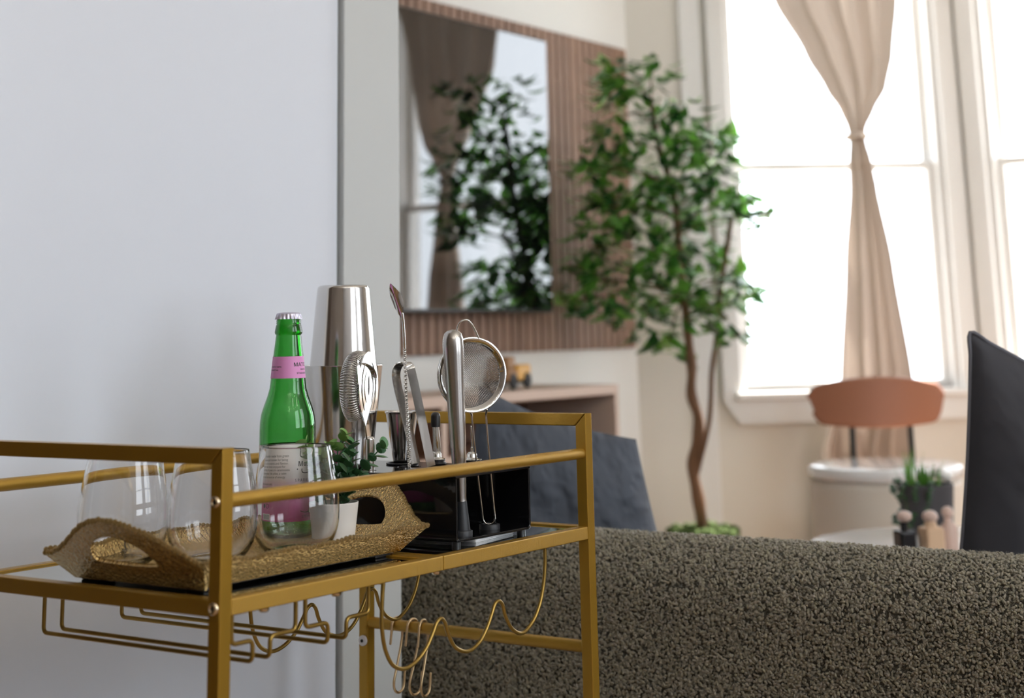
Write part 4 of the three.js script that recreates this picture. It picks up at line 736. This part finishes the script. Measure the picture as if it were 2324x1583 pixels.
{ const s = thing('mesh_strainer', 'fine steel mesh strainer held upright by its two wire handle in the stand', 'strainer', [0.4520, 0.9195, -0.0610]);
  const a = V3(0.865, 0, 0.50), n = V3(-0.50, 0, 0.865), up = V3(0, 1, 0), m = new THREE.Matrix4().makeBasis(a, up, n), ap = (g) => g.applyMatrix4(m), R = 0.0415;
  part(s, 'hoop', ap(lathe([[R - 0.0022, -0.003], [R - 0.0008, -0.0036], [R + 0.0008, -0.003], [R + 0.0010, 0.0016], [R + 0.0004, 0.0024], [R - 0.0016, 0.0022], [R - 0.0026, 0.0012], [R - 0.0060, -0.0016], [R - 0.0064, -0.0030], [R - 0.0034, -0.0026], [R - 0.0022, -0.003]], 96).rotateX(Math.PI / 2)), M.chrome);
  const D = 0.033, z = (x, y) => -D * Math.pow(Math.max(0, 1 - (x * x + y * y) / (0.0385 * 0.0385)), 0.62) - 0.0004, wires = [], pitch = 0.0016;
  for (let k = -23; k <= 23; k++) { const c = k * pitch, h = Math.sqrt(Math.max(0, 0.0385 ** 2 - c * c)); if (h < 0.003) continue; for (const dir of [0, 1]) { const pts = []; for (let i = 0; i <= 22; i++) { const q = -h + 2 * h * i / 22, [x, y] = dir ? [q, c] : [c, q], w = 0.7071; pts.push([(x + y) * w, (y - x) * w, z(x, y)]); } wires.push(new THREE.TubeGeometry(new Poly(pts.map((p) => V3(...p))), 22, 0.00048, 4)); } }
  part(s, 'mesh_bowl', ap(merged(wires)), M.steel);
  const loc = (p) => { const q = V3(p[0] - 0.4520, p[1] - 0.9195, p[2] + 0.0610); return [q.dot(a), q.y, q.dot(n)]; };
  const hw = [[0.4455, 0.8805, -0.0655], [0.4600, 0.8760, -0.0685], [0.466, 0.84, -0.0695], [0.4836, 0.770, -0.0735], [0.4862, 0.7555, -0.0738], [0.4880, 0.7518, -0.0705]];
  const hv = [[0.463, 0.8805, -0.0490], [0.4683, 0.8757, -0.0541], [0.4735, 0.84, -0.0555], [0.4915, 0.770, -0.0618], [0.4950, 0.7565, -0.0628], [0.4925, 0.7518, -0.0665]];
  part(s, 'handle_wire', wire([...hw, ...hv.reverse()], 0.0011, { fillet: 0.003 }).translate(-0.4520, -0.9195, 0.0610), M.steel);
  part(s, 'rest_loop', wire([[-0.0205, 0.0365, 0.001], [-0.0205, 0.049, 0.004], [-0.0165, 0.0595, 0.008], [-0.009, 0.0615, 0.009], [-0.003, 0.0565, 0.008], [0.0055, 0.0450, 0.003], [0.0085, 0.0400, 0.001]], 0.0012, { smooth: true, n: 60 }).applyMatrix4(m), M.steel);
}

// ---------------------------------------------------------------- string of globe lamps behind the camera (their sparkle is in the glasses)
{ const t = thing('string_lights', 'string of small round globe lamps hung behind the viewpoint, seen as sparkles in the glasses', 'lights', [0, 0, 0]);
  const run = []; for (let i = 0; i < 24; i++) { const k = i / 23, row = Math.floor(i / 8), x = -1.9 + (i % 8) * 0.42 + row * 0.11, z = 1.35 + row * 0.42; run.push([row % 2 ? 1.2 - (x + 1.9) + 0.2 : x, 2.38 - 0.14 * Math.sin((i % 8) / 7 * Math.PI) + 0.05 * row, z]); }
  part(t, 'cable', wire(run.map(([x, y, z]) => [x, y + 0.05, z]), 0.003, { smooth: true, n: 200, sides: 6 }), M.rubber);
  const gl = new THREE.SphereGeometry(0.025, 16, 12), cap = new THREE.CylinderGeometry(0.009, 0.011, 0.03, 12).translate(0, 0.036, 0);
  for (const [x, y, z] of run) {
    const g = part(t, 'lamp_globe', gl, M.lampGlow, { pos: [x, y, z] }); part(g, 'socket', cap, M.rubber);
    const l = new THREE.PointLight(new THREE.Color().setRGB(1, 0.93, 0.82), 0.05); l.position.set(x, y, z); l.shadow.radius = 1.25; l.castShadow = true; scene.add(l);
  }
}

renderer.render(scene, camera);
